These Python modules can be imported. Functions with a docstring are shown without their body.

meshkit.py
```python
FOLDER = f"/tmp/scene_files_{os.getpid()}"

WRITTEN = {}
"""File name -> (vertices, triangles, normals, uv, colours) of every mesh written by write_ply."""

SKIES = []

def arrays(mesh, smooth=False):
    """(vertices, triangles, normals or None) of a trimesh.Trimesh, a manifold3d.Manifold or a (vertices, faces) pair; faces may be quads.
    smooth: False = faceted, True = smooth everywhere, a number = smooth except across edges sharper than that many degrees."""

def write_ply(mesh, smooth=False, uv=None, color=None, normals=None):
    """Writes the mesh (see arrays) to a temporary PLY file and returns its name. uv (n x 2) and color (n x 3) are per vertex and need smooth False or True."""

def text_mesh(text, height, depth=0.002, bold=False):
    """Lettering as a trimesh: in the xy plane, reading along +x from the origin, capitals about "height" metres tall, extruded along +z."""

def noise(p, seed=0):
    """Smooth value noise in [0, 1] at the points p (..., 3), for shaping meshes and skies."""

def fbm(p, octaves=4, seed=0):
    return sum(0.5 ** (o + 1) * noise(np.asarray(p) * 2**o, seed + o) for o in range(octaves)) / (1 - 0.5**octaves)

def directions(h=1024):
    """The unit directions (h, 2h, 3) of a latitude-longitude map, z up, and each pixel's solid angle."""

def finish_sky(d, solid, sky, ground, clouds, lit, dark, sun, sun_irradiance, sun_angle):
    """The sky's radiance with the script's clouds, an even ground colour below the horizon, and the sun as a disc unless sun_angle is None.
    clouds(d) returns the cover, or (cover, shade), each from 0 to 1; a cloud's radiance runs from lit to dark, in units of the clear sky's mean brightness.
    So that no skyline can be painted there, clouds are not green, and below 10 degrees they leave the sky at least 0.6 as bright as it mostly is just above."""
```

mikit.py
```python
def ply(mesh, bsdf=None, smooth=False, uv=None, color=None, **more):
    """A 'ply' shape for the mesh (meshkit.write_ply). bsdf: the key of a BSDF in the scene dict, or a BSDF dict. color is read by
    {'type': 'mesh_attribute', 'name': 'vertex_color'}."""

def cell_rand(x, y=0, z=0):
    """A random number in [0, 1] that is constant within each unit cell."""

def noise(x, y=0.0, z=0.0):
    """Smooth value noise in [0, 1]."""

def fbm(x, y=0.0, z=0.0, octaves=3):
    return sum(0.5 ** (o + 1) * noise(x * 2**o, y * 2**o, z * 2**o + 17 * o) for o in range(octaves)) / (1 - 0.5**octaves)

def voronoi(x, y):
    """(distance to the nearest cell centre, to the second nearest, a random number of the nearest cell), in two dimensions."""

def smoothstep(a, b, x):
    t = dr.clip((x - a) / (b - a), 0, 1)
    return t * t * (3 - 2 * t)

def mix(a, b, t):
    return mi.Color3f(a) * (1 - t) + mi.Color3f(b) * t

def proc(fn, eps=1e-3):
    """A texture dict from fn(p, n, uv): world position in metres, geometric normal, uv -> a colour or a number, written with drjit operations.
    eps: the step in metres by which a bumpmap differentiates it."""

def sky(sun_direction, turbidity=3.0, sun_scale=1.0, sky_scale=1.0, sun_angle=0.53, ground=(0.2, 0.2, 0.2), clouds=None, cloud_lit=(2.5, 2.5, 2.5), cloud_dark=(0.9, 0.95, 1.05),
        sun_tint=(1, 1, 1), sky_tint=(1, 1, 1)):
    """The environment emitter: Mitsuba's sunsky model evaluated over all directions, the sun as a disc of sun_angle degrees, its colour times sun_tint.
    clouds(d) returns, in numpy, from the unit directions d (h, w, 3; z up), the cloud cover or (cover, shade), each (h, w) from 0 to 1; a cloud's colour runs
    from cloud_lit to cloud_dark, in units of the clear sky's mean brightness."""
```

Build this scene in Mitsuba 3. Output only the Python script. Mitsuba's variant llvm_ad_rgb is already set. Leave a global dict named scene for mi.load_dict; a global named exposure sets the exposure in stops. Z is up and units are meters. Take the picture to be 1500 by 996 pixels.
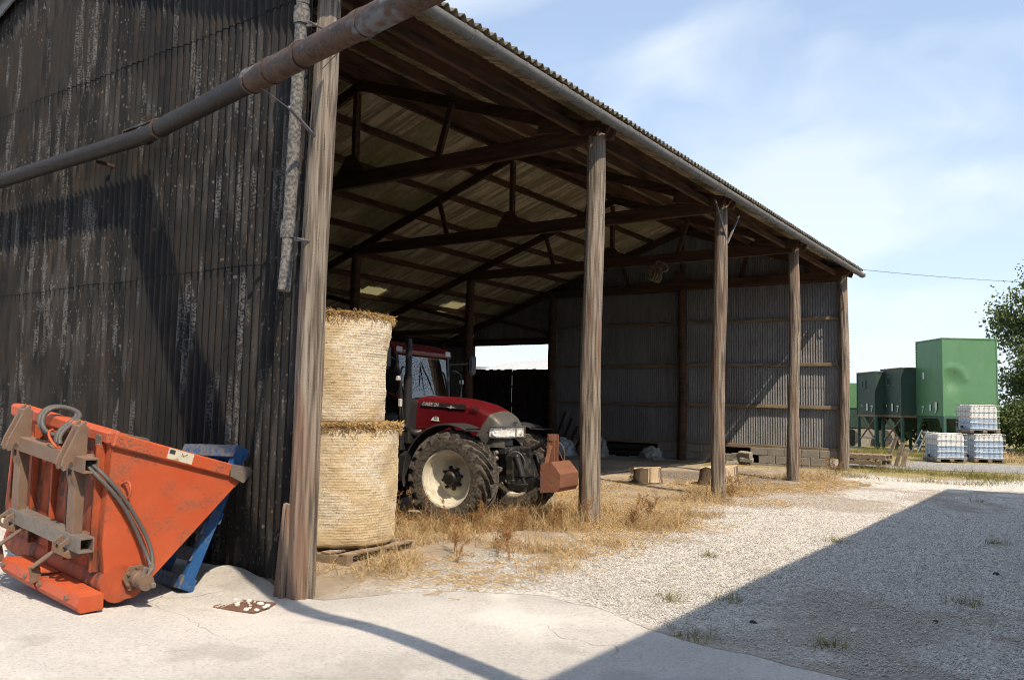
import math, numpy as np, trimesh, drjit as dr, mitsuba as mi, mikit, meshkit
import shapely.geometry as sg
from mikit import noise, fbm, voronoi, cell_rand, smoothstep, mix, proc
T = mi.ScalarTransform4f
scene, labels = {}, {}
PI = math.pi
# ------------------------------------------------------------------ camera, sky and sun, exposure
CAM = np.array([6.0, 0.0, 1.65])
FWD = np.array([-0.57163, 0.81671, 0.07888]); UP = np.array([0.02764, -0.07692, 0.99665])
scene['camera'] = {'type': 'perspective', 'fov': 63.13, 'fov_axis': 'x', 'near_clip': 0.05, 'far_clip': 3000.0,
                   'to_world': T().look_at(origin=CAM.tolist(), target=(CAM + FWD).tolist(), up=UP.tolist())}
def clouds(d):
    z = np.maximum(d[..., 2], 0.0)
    p = np.stack([d[..., 0] / (z + .45), d[..., 1] / (z + .45), z * 0 + 3.1], -1)
    w = np.stack([meshkit.fbm(p * 4, 3, 5), meshkit.fbm(p * 4 + 9, 3, 6), z * 0], -1) - .5
    q = (p + w * .30) * np.array([4.2, 6.0, 1.0])
    n = meshkit.fbm(q, 6, 14); big = meshkit.fbm(p * 2.2, 2, 7)
    c = np.clip((n - .50 + (big - .5) * .9) / .34, 0, 1) ** 1.3 * .62
    hazy = .30 + .32 * np.clip(1 - z / .42, 0, 1) ** 1.6
    return 1 - (1 - c) * (1 - hazy), c * 0
SUN = (0.593, -0.281, 0.754)
scene['sky'] = mikit.sky(SUN, turbidity=3, sky_scale=1.55, ground=(0.25, 0.23, 0.2), clouds=clouds, cloud_lit=(1.85, 2.0, 2.12), cloud_dark=(1.2, 1.25, 1.3))
exposure = 1.9

# ------------------------------------------------------------------ helpers
rng = np.random.default_rng(7)
def numbered(k, pool):
    if k not in pool: return k
    n = 1
    while f'{k}_{n:03d}' in pool: n += 1
    return f'{k}_{n:03d}'
used = set()
counts = {}
def newkey(k):
    if k not in counts:
        counts[k] = 0; return k
    counts[k] += 1
    return f'{k}_{counts[k]:03d}'
def tag(k, label=None, cat=None, group=None, kind=None):
    d = {}
    if label: d['label'] = label
    if cat: d['category'] = cat
    if group: d['group'] = group
    if kind: d['kind'] = kind
    if d: labels[k] = {**labels.get(k, {}), **d}
def thing(name, label, cat, group=None):
    k = newkey(name); tag(k, label, cat, group); return k
def part(name, mesh, mat, parent=None, smooth=False, label=None, kind=None, **more):
    if isinstance(mesh, list): mesh = cat(mesh)
    k = newkey(name if parent is None else parent + '__' + name)
    scene[k] = mikit.ply(mesh, mat, smooth=smooth, **more)
    tag(k, label, None, None, kind)
    return k
def again(k, name, parent, m):           # one more entry with the same mesh, moved by m
    kk = newkey(name if parent is None else parent + '__' + name)
    scene[kk] = {**scene[k], 'to_world': T(m)}
    return kk
def cat(l):
    l = [x for x in l if x is not None]
    vs, fs, o = [], [], 0
    for m in l:
        vs.append(np.asarray(m.vertices)); fs.append(np.asarray(m.faces) + o); o += len(m.vertices)
    return trimesh.Trimesh(np.vstack(vs), np.vstack(fs), process=False)
def tm(v, f):
    f = np.asarray(f)
    if f.shape[1] == 4: f = np.vstack([f[:, [0, 1, 2]], f[:, [0, 2, 3]]])
    return trimesh.Trimesh(np.asarray(v, float), f, process=False)
def xf(m, M):
    m = m.copy(); m.apply_transform(M); return m
def frame(o, x, y, z):
    M = np.eye(4); M[:3, 0], M[:3, 1], M[:3, 2], M[:3, 3] = x, y, z, o; return M
def rotz(a, o=(0, 0, 0)):
    c, s = math.cos(a), math.sin(a); return frame(o, (c, s, 0), (-s, c, 0), (0, 0, 1))
def norm(v): v = np.asarray(v, float); return v / np.linalg.norm(v)
def hull(p):
    return trimesh.convex.convex_hull(np.asarray(p, float))
def cbox(x0, x1, y0, y1, z0, z1, c=.006):
    c = min(c, (x1 - x0) * .45, (y1 - y0) * .45, (z1 - z0) * .45)
    p = []
    for i, (a, b) in enumerate(((x0, x1), (y0, y1), (z0, z1))):
        pass
    for sx in (0, 1):
        for sy in (0, 1):
            for sz in (0, 1):
                X, Y, Z = (x0, x1)[sx], (y0, y1)[sy], (z0, z1)[sz]
                dx, dy, dz = c * (1 - 2 * sx), c * (1 - 2 * sy), c * (1 - 2 * sz)
                p += [(X + dx, Y + dy, Z), (X + dx, Y, Z + dz), (X, Y + dy, Z + dz)]
    return hull(p)
def beam(p0, p1, w, h, up=(0, 0, 1), c=.006, sub=1, wob=0):
    """Chamfered bar from p0 to p1, w wide across and h high along up."""
    p0, p1 = np.asarray(p0, float), np.asarray(p1, float)
    L = np.linalg.norm(p1 - p0); x = (p1 - p0) / L
    y = np.cross(up, x); y /= np.linalg.norm(y); z = np.cross(x, y)
    return xf(cbox(0, L, -w / 2, w / 2, -h / 2, h / 2, c), frame(p0, x, y, z))
def tube(pts, r, n=10, cap=True):
    pts = np.asarray(pts, float); m = len(pts)
    r = np.broadcast_to(np.asarray(r, float), (m,))
    t = np.gradient(pts, axis=0); t /= np.linalg.norm(t, axis=1, keepdims=True) + 1e-12
    a = np.array([0, 0, 1.0]) if abs(t[0][2]) < .9 else np.array([1.0, 0, 0])
    u = np.cross(t[0], a); u /= np.linalg.norm(u)
    V = []; ang = np.arange(n) * 2 * PI / n
    for i in range(m):
        u = u - t[i] * (u @ t[i]); u /= np.linalg.norm(u); w = np.cross(t[i], u)
        V.append(pts[i] + r[i] * (np.cos(ang)[:, None] * u + np.sin(ang)[:, None] * w))
    V = np.vstack(V); F = []
    i = np.arange(n); j = (i + 1) % n
    for k in range(m - 1):
        F.append(np.stack([k * n + i, k * n + j, (k + 1) * n + j, (k + 1) * n + i], 1))
    F = np.vstack(F); F = np.vstack([F[:, [0, 1, 2]], F[:, [0, 2, 3]]])
    if cap:
        V = np.vstack([V, pts[0], pts[-1]]); c0, c1 = len(V) - 2, len(V) - 1
        F = np.vstack([F, np.stack([i * 0 + c0, j, i], 1), np.stack([i * 0 + c1, (m - 1) * n + i, (m - 1) * n + j], 1)])
    return trimesh.Trimesh(V, F, process=False)
def spline(pts, n=20):
    from scipy.interpolate import CubicSpline
    pts = np.asarray(pts, float); s = np.r_[0, np.cumsum(np.linalg.norm(np.diff(pts, axis=0), axis=1))]
    return CubicSpline(s, pts)(np.linspace(0, s[-1], n))
def lathe(prof, n=24, axis='z', off=(0, 0, 0)):
    """prof: (r, h) pairs; turned about the axis."""
    prof = np.asarray(prof, float); m = len(prof); a = np.arange(n) * 2 * PI / n
    V = np.stack([np.outer(prof[:, 0], np.cos(a)), np.outer(prof[:, 0], np.sin(a)), np.repeat(prof[:, 1:], n, 1)], -1).reshape(-1, 3)
    i = np.arange(n); j = (i + 1) % n
    F = np.vstack([np.stack([k * n + i, k * n + j, (k + 1) * n + j, (k + 1) * n + i], 1) for k in range(m - 1)])
    if axis == 'y': V = V[:, [0, 2, 1]] * [1, 1, -1]; 
    if axis == 'x': V = V[:, [2, 0, 1]]
    return tm(V + np.asarray(off), F)
def prism(poly, x0, x1, M=None, holes=None):
    """polygon in (a, b) extruded from x0 to x1 along the third axis, then moved by M."""
    g = sg.Polygon(poly, holes)
    m = trimesh.creation.extrude_polygon(g, x1 - x0, engine='earcut'); m.apply_translation([0, 0, x0])
    return xf(m, M) if M is not None else m
def corr(us, v0, v1, pitch, amp, th=.006, nv=1, ph=0., warp=0., seed=0, pw=1., skin='both'):
    """corrugated sheet: u across, v along, waves along w; v0 / v1 per column."""
    us = np.asarray(us, float); v0 = np.broadcast_to(v0, us.shape); v1 = np.broadcast_to(v1, us.shape)
    t = np.linspace(0, 1, nv + 1)
    U = np.repeat(us[None], nv + 1, 0); Vv = v0[None] * (1 - t[:, None]) + v1[None] * t[:, None]
    W = amp * (2 * (.5 + .5 * np.cos(2 * PI * (U / pitch) + ph)) ** pw - 1)
    if warp: W = W + warp * (meshkit.noise(np.stack([U * 1.7, Vv * 1.1, U * 0 + seed], -1), seed) - .5)
    m, n = nv + 1, len(us)
    top = np.stack([U, Vv, W + th / 2], -1).reshape(-1, 3); bot = np.stack([U, Vv, W - th / 2], -1).reshape(-1, 3)
    idx = np.arange(m * n).reshape(m, n)
    q = np.stack([idx[:-1, :-1], idx[:-1, 1:], idx[1:, 1:], idx[1:, :-1]], -1).reshape(-1, 4)
    if skin == 'under': return tm(bot, q[:, ::-1])
    N = m * n; F = [q, q[:, ::-1] + N] if skin == 'both' else [q]
    e = np.r_[idx[0], idx[1:, -1], idx[-1, -2::-1], idx[-2:0:-1, 0]]; e2 = np.roll(e, -1)
    F.append(np.stack([e, e + N, e2 + N, e2], 1))
    return tm(np.vstack([top, bot]), np.vstack(F))
def waves(w, pitch, per=8):
    return np.linspace(0, w, int(round(w / pitch * per)) + 1)
def pole(x, y, z0, z1, r0, r1, n=18, m=26, seed=0, lean=(0, 0), rough=.01):
    z = np.linspace(z0, z1, m); t = (z - z0) / (z1 - z0)
    pts = np.stack([x + lean[0] * t + .02 * np.sin(z * 1.1 + seed), y + lean[1] * t + .02 * np.cos(z * .9 + seed * 2), z], 1)
    mm = tube(pts, r0 + (r1 - r0) * t, n)
    v = mm.vertices; ang = np.tile(np.arange(n) * 2 * PI / n, m); zz = np.repeat(z, n)
    k = meshkit.fbm(np.stack([np.cos(ang) * 3, np.sin(ang) * 3, zz * .5 + seed * 9], -1), 3, seed) - .5
    groove = -np.clip(meshkit.noise(np.stack([np.cos(ang) * 5, np.sin(ang) * 5, zz * .35 + seed], -1), seed + 3) - .74, 0, 1) * .12
    d = np.stack([np.cos(ang), np.sin(ang)], 1)
    c = np.repeat(pts[:, :2], n, 0); v2 = np.array(v)
    rad = (v2[:m * n, :2] - c); rad /= np.linalg.norm(rad, axis=1, keepdims=True)
    v2[:m * n, :2] += rad * (k * rough * 4 + groove)[:, None]
    return trimesh.Trimesh(v2, mm.faces, process=False)
def blades(P, h, w, lean, seed, seg=3, curl=.6):
    """many grass blades: P (n,3) roots, heights h (n), widths w (n)."""
    r = np.random.default_rng(seed); n = len(P)
    a = r.uniform(0, 2 * PI, n); d = np.stack([np.cos(a), np.sin(a), a * 0], 1); s = np.stack([-np.sin(a), np.cos(a), a * 0], 1)
    ln = r.uniform(0, 1, n) * lean; V = []
    a2 = r.uniform(0, 2 * PI, n); s = np.stack([np.cos(a2), np.sin(a2), a * 0], 1)
    for k in range(seg + 1):
        t = k / seg
        c = P + d * (h * (ln * t + curl * ln * t * t))[:, None] + np.array([0, 0, 1]) * (h * (t - .35 * ln * t * t))[:, None]
        ww = (w * (1 - t * .95) / 2)[:, None]
        V += [c - s * ww, c + s * ww]
    V = np.stack(V, 1).reshape(-1, 3); k = 2 * (seg + 1)
    b = np.arange(n)[:, None] * k; F = []
    for q in range(seg):
        F += [b + np.array([[2 * q, 2 * q + 1, 2 * q + 3]]), b + np.array([[2 * q, 2 * q + 3, 2 * q + 2]])]
    return trimesh.Trimesh(V, np.vstack(F), process=False)

# ------------------------------------------------------------------ materials
def mat(k, color, rough=.8, bump=None, bscale=.004, eps=2e-3, **more):
    c = color if isinstance(color, dict) else {'type': 'rgb', 'value': list(color)}
    b = {'type': 'principled', 'base_color': c, 'roughness': rough, **more}
    if bump is not None:
        b = {'type': 'bumpmap', 'tex': proc(bump, eps), 'scale': bscale, 'bsdf': b}
    scene[k] = {'type': 'twosided', 'bsdf': b}
def ground_col(p, n, uv):
    x, y = p.x, p.y
    big = fbm(x * .45, y * .45, 0., 3); mid = fbm(x * 2.3, y * 2.3, 5., 3)
    a, b, r = voronoi(x * 60, y * 60)
    a2, b2, r2 = voronoi(x * 37 + 7, y * 37)
    chalk = mix((.315, .305, .29), (.50, .495, .48), r)
    chalk = mix(chalk, (.210, .182, .154), smoothstep(.72, .9, r2) * .5)
    soil = mix((.238, .182, .126), (.154, .115, .084), mid)
    t = smoothstep(.46, .62, big + (mid - .5) * .35)
    yard = mix(chalk, mix(soil, chalk, .35), t * .8)
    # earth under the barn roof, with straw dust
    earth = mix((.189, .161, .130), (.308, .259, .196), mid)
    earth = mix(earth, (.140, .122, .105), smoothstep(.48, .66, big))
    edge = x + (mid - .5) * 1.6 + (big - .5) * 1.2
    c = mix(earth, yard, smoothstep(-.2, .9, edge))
    # verge and field beyond the barn
    g = mix((.140, .133, .052), (.252, .203, .105), mid)
    far = smoothstep(23.2, 25.2, y + (big - .5) * 3 - dr.maximum(x - 1.5, 0) * .35)
    c = mix(c, g, far * smoothstep(.25, .5, mid + .12))
    return c
def grain(s):
    return lambda p, n, uv: fbm(p.x * s, p.y * s, p.z * s, 3)
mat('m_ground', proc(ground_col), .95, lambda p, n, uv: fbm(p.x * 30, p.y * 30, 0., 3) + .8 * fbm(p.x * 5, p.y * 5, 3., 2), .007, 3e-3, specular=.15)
def concrete_col(p, n, uv):
    m = fbm(p.x * 1.1, p.y * 1.1, 2., 4); f = fbm(p.x * 55, p.y * 55, 0., 2)
    a, b, r = voronoi(p.x * 75, p.y * 75)
    c = mix((.315, .308, .298), (.455, .447, .432), m)
    c = mix(c, (.24, .23, .215), smoothstep(.88, .97, r) * .5)
    c = mix(c, (.53, .525, .51), smoothstep(.60, .72, fbm(p.x * .9 + 4, p.y * .9, 9., 3)) * .5)
    ca, cb, cr = voronoi(p.x * .55 + .5 * m, p.y * .55 + .5 * m)
    c = mix(c, (.17, .16, .145), (1 - smoothstep(.002, .009, cb - ca)) * smoothstep(.52, .66, fbm(p.x * .7, p.y * .7, 31., 2)) * .7)
    c = mix(c, (.25, .24, .225), smoothstep(.58, .74, fbm(p.x * 1.7 + 40, p.y * 1.7, 3., 4)) * .45)
    return c * (.86 + .28 * f)
mat('m_concrete', proc(concrete_col), .9, lambda p, n, uv: fbm(p.x * 45, p.y * 45, p.z * 45, 3), .006, 2e-3, specular=.2)
mat('m_road', proc(lambda p, n, uv: mix((.140, .140, .140), (.210, .206, .203), fbm(p.x * 3, p.y * 3, 0., 4))), .9)
mat('m_stone', proc(lambda p, n, uv: mix((.28, .265, .24), (.54, .53, .505), cell_rand(p.x * 19, p.y * 19, p.z * 7))), .9)
def wood(dark, light, warm, s=1.0, amt=.5, ax=2, crack=(.03, .026, .022)):
    def f(p, n, uv):
        q = [p.x, p.y, p.z]; a = q.pop(ax); u, v = q
        g = fbm(u * 26 * s + a * .4, v * 26 * s, a * 1.6, 3); h = fbm(u * 5 * s, v * 5 * s, a * .8 + 3, 3)
        k = noise(u * 70 * s, v * 70 * s, a * 2.2)
        c = mix(dark, light, smoothstep(.25, .75, g)); c = mix(c, warm, smoothstep(.48, .66, h) * amt)
        return mix(c, crack, smoothstep(.80, .92, k) * .75)
    return f
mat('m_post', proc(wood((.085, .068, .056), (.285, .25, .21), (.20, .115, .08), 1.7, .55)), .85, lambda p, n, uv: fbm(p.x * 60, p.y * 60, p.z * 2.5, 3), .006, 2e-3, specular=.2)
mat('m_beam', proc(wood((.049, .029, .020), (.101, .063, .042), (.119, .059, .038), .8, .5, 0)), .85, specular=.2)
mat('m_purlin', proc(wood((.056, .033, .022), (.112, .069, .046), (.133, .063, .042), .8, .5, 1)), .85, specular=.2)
mat('m_girt', proc(wood((.140, .108, .077), (.280, .224, .161), (.231, .161, .105), .8, .5, 0)), .85, specular=.2)
def tar_col(p, n, uv):
    x, z = p.x, p.z
    st = fbm(x * 5, 1.0, z * .8, 3); sp = noise(x * 60, 7.0, z * 30); v = fbm(x * 12, 3.0, z * 1.3, 4)
    big = fbm(x * .8, 2.0, z * .7, 3)
    c = mix((.010, .010, .011), (.023, .021, .020), smoothstep(.3, .7, st))
    c = mix(c, (.050, .046, .045), smoothstep(.50, .68, v) * smoothstep(.36, .62, big) * .7)
    c = mix(c, (.035, .023, .016), smoothstep(.58, .72, fbm(x * 9, 12.0, z * 3.5, 3)) * .4)
    streak = smoothstep(.64, .72, fbm(x * 8.6, 22.0, z * .8, 3)) * smoothstep(.35, .75, .5 * noise(x * 90, 7.0, z * 60) + .5 * fbm(x * 60, 5., z * 3, 2))
    c = mix(c, (.15, .15, .155), streak * .6)
    return mix(c, (.20, .20, .20), smoothstep(.82, .92, noise(x * 80, 17.0, z * 20)) * smoothstep(.45, .6, big) * .35)
mat('m_tar', proc(tar_col), .7, specular=.2)
def roof_col(p, n, uv):
    g = fbm(p.x * .9, p.y * 15, 3.0, 2); m = fbm(p.x * .5, p.y * .9, 8.0, 3); f = fbm(p.x * 14, p.y * 14, 0., 2)
    c = mix((.32, .265, .17), (.66, .585, .43), smoothstep(.25, .75, g))
    c = mix(c, (.24, .235, .095), smoothstep(.46, .64, m * .7 + .3 * g) * .7)
    return c * (.8 + .4 * f)
mat('m_roof', proc(roof_col), .9, specular=.15)
mat('m_rooftop', proc(lambda p, n, uv: mix((.07, .068, .062), (.15, .145, .13), fbm(p.x * 5, p.y * 5, p.z * 5, 4))), .95)
mat('m_skylight', (.7, .68, .55), .6)
scene['m_skylight'] = {'type': 'principledthin', 'base_color': {'type': 'rgb', 'value': [.75, .70, .50]}, 'roughness': .6, 'diff_trans': 1.2}
def galv_col(p, n, uv):
    st = fbm(p.x * 11, p.y * 11, p.z * .7, 3); b = fbm(p.x * .9, p.y * .9, p.z * .8 + 2, 3); f = fbm(p.x * 40, p.y * 40, p.z * 6, 2)
    c = mix((.133, .143, .158), (.259, .266, .276), st); c = mix(c, (.133, .119, .105), smoothstep(.55, .72, b) * .4)
    return c * (.8 + .4 * f)
mat('m_galv', proc(galv_col), .6, specular=.4)
mat('m_darkboard', proc(wood((.015, .013, .012), (.035, .029, .025), (.035, .025, .020), .6)), .85)
def gut_col(p, n, uv):
    f = fbm(p.x * 9, p.y * 9, p.z * 9, 4); s = fbm(p.x * 60, p.y * 60, p.z * 60, 2)
    return mix((.119, .119, .119), (.210, .210, .210), f) * (.8 + .4 * s)
mat('m_gutter', proc(gut_col), .75, specular=.3)
mat('m_downpipe', proc(lambda p, n, uv: mix((.06, .058, .056), (.175, .17, .165), smoothstep(.30, .70, fbm(p.x * 55, p.y * 55, p.z * 40, 4)))), .8)
mat('m_steelgrey', (.154, .147, .154), .55, metallic=.4)
def pipe_col(p, n, uv):
    f = fbm(p.x * 6, p.y * 6, p.z * 6, 4); s = fbm(p.x * 30, p.y * 30, p.z * 30, 3)
    return mix(mix((.013, .011, .011), (.026, .022, .020), f), (.067, .035, .021), smoothstep(.62, .75, s) * .5)
mat('m_pipe', proc(pipe_col), .55, specular=.3)
def rustpipe_col(p, n, uv):
    f = fbm(p.x * 4, p.y * 4, p.z * 4, 4); s = fbm(p.x * 17, p.y * 17, p.z * 17, 4)
    c = mix((.048, .028, .021), (.095, .056, .039), f)
    c = mix(c, (.020, .017, .015), smoothstep(.42, .68, .6 * s + .4 * fbm(p.x * 60, p.y * 60, p.z * 60, 3)) * .75)
    return mix(c, (.156, .182, .217), smoothstep(.60, .72, .75 * fbm(p.x * 2.6 + 8.6, p.y * 2.6, p.z * 8, 3) + .25 * s) * .6)
mat('m_rustpipe', proc(rustpipe_col), .6, lambda p, n, uv: fbm(p.x * 40, p.y * 40, p.z * 40, 3), .004, specular=.4)
mat('m_block', proc(lambda p, n, uv: mix((.196, .185, .168), (.329, .311, .280), fbm(p.x * 5, p.y * 5, p.z * 5, 4)) * (.8 + .4 * fbm(p.x * 50, p.y * 50, p.z * 50, 2))), .95, specular=.1)
# ------------------------------------------------------------------ the setting: ground
def zf(x, y):
    d = -.15 * np.exp(-((x - .10) / 1.2) ** 2 - ((y - 4.9) / .9) ** 2)
    d = d + .05 * np.clip(1 - np.abs(y - 4.6) / 2.6, 0, 1) * np.clip((-x - .8) / 2.0, 0, 1)
    d = d + .035 * (meshkit.noise(np.stack([x * .35, y * .35, x * 0 + 4.], -1), 3) - .5) * np.clip((12 - np.abs(x)) / 4, 0, 1)
    return d
def z1(x, y): return float(zf(np.array(float(x)), np.array(float(y))))
gx = np.unique(np.r_[-700, -300, -120, -60, np.arange(-30, -16, 1.5), np.arange(-16, 12.01, .14), np.arange(13, 40, 2), 60, 120, 300, 700].round(3))
gy = np.unique(np.r_[-300, -120, -50, np.arange(-24, -2, 1.0), np.arange(-2, 36, .14), np.arange(37, 80, 2.5), 110, 160, 260, 450, 900].round(3))
X, Y = np.meshgrid(gx, gy); ii = np.arange(X.size).reshape(X.shape)
q4 = np.stack([ii[:-1, :-1], ii[:-1, 1:], ii[1:, 1:], ii[1:, :-1]], -1).reshape(-1, 4)
mic = .022 * (meshkit.fbm(np.stack([X * 2.6, Y * 2.6, X * 0], -1), 3, 9) - .5) * (np.abs(X) < 12.1) * (np.abs(Y - 17) < 19.1)
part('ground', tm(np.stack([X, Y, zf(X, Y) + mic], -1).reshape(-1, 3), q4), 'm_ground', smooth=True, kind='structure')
# concrete apron in front of the gable
ax = np.arange(-16, 7.6, .1); bx = np.array([-16, -.35, -.2, .33, 1.2, 1.97, 2.6, 3.19, 4.5, 8]); by = np.array([5.28, 5.28, 5.2, 5.32, 6.0, 6.36, 6.2, 5.9, 5.62, 5.1])
edge = np.interp(ax, bx, by) + np.where(ax > .2, .16, .0) * (meshkit.fbm(np.stack([ax * 2.2, ax * 0, ax * 0], -1), 4, 2) - .5)
tt = 1 - (1 - np.linspace(0, 1, 110)) ** 1.9
AX = np.repeat(ax[None], 110, 0); AY = -14 + (edge[None] + 14) * tt[:, None]
AZ = zf(AX, AY) + .013 - .02 * (tt[:, None] > .999)
fillet = .095 * np.exp(-((AX + .72) / .55) ** 2) * np.clip((AY - 4.6 + .3 * (meshkit.noise(np.stack([AX * 3, AY * 3, AX * 0], -1), 4) - .5)) / .6, 0, 1) ** 1.1 * (.75 + .5 * meshkit.noise(np.stack([AX * 5, AY * 5, AX * 0 + 2], -1), 5))
ii = np.arange(AX.size).reshape(AX.shape)
part('concrete_apron', tm(np.stack([AX, AY, AZ + fillet], -1).reshape(-1, 3), np.stack([ii[:-1, :-1], ii[:-1, 1:], ii[1:, 1:], ii[1:, :-1]], -1).reshape(-1, 4)), 'm_concrete', smooth=True, kind='structure')
# the lane
t = np.linspace(-50, 120, 80); w = np.linspace(-1, 1, 7)
cx, cy = 2.0 + t * .93, 30.0 + t * .367
RX = cx[None] - w[:, None] * 2.3 * .367; RY = cy[None] + w[:, None] * 2.3 * .93
RZ = zf(RX, RY) + .03 - .02 * w[:, None] ** 4
ii = np.arange(RX.size).reshape(RX.shape)
part('road', tm(np.stack([RX, RY, RZ], -1).reshape(-1, 3), np.stack([ii[:-1, :-1], ii[:-1, 1:], ii[1:, 1:], ii[1:, :-1]], -1).reshape(-1, 4)), 'm_road', smooth=True, kind='structure')

# ------------------------------------------------------------------ the barn
SL = .345; ZR = 7.78; XR = -5.0; Y0, Y1 = 5.3, 25.62; XB = -15.3
def zr(x): return ZR - SL * abs(x - XR)
barn = thing('barn', 'open fronted timber pole barn with black corrugated gable and fibre cement roof', 'barn')
# near gable of tarred corrugated sheets
gw = barn + '__gable_wall'
rows = [(.0, 3.07, .000), (3.0, 5.69, -.009), (5.61, 9, -.018)]
for r_, (za, zb, off) in enumerate(rows):
    x = -.14; k = 0
    while x > XB + .1:
        wdt = min(.812, x - XB)
        u = waves(wdt, .116, 8); xs = x - wdt + u
        base = za - (.04 if (x < -5.1 and r_ == 2) else 0) + rng.uniform(-.012, .012)
        v1 = np.minimum(zb, np.array([zr(a) for a in xs]) - .03)
        if r_ == 0: base = rng.uniform(-.05, -.02) + .0
        if v1.min() > base + .1:
            m = corr(u, base, v1, .116, .020, .005, 5, 0., .006, k + 50 * r_, .62)
            part('sheet', xf(m, frame((x - wdt, Y0 + off - rng.uniform(0, .002) - (.003 if k % 2 else 0), 0), (1, 0, 0), (0, 0, 1), (0, -1, 0))), 'm_tar', gw, smooth=30)
        x -= .696; k += 1
# gable framing behind
for z in (1.5, 2.95, 4.4, 5.6): part('rail', beam((XB, Y0 + .09, z), (-.1, Y0 + .09, z), .07, .15), 'm_beam', gw)
# verge boards
for yv in (Y0 - .12, Y1 + .16):
    for s in (1, -1):
        xe = .36 if s > 0 else XB - .25
        part('verge_board', beam((XR, yv, ZR - .06), (xe, yv, zr(xe) - .06), .03, .24), 'm_gutter', barn)
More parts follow.
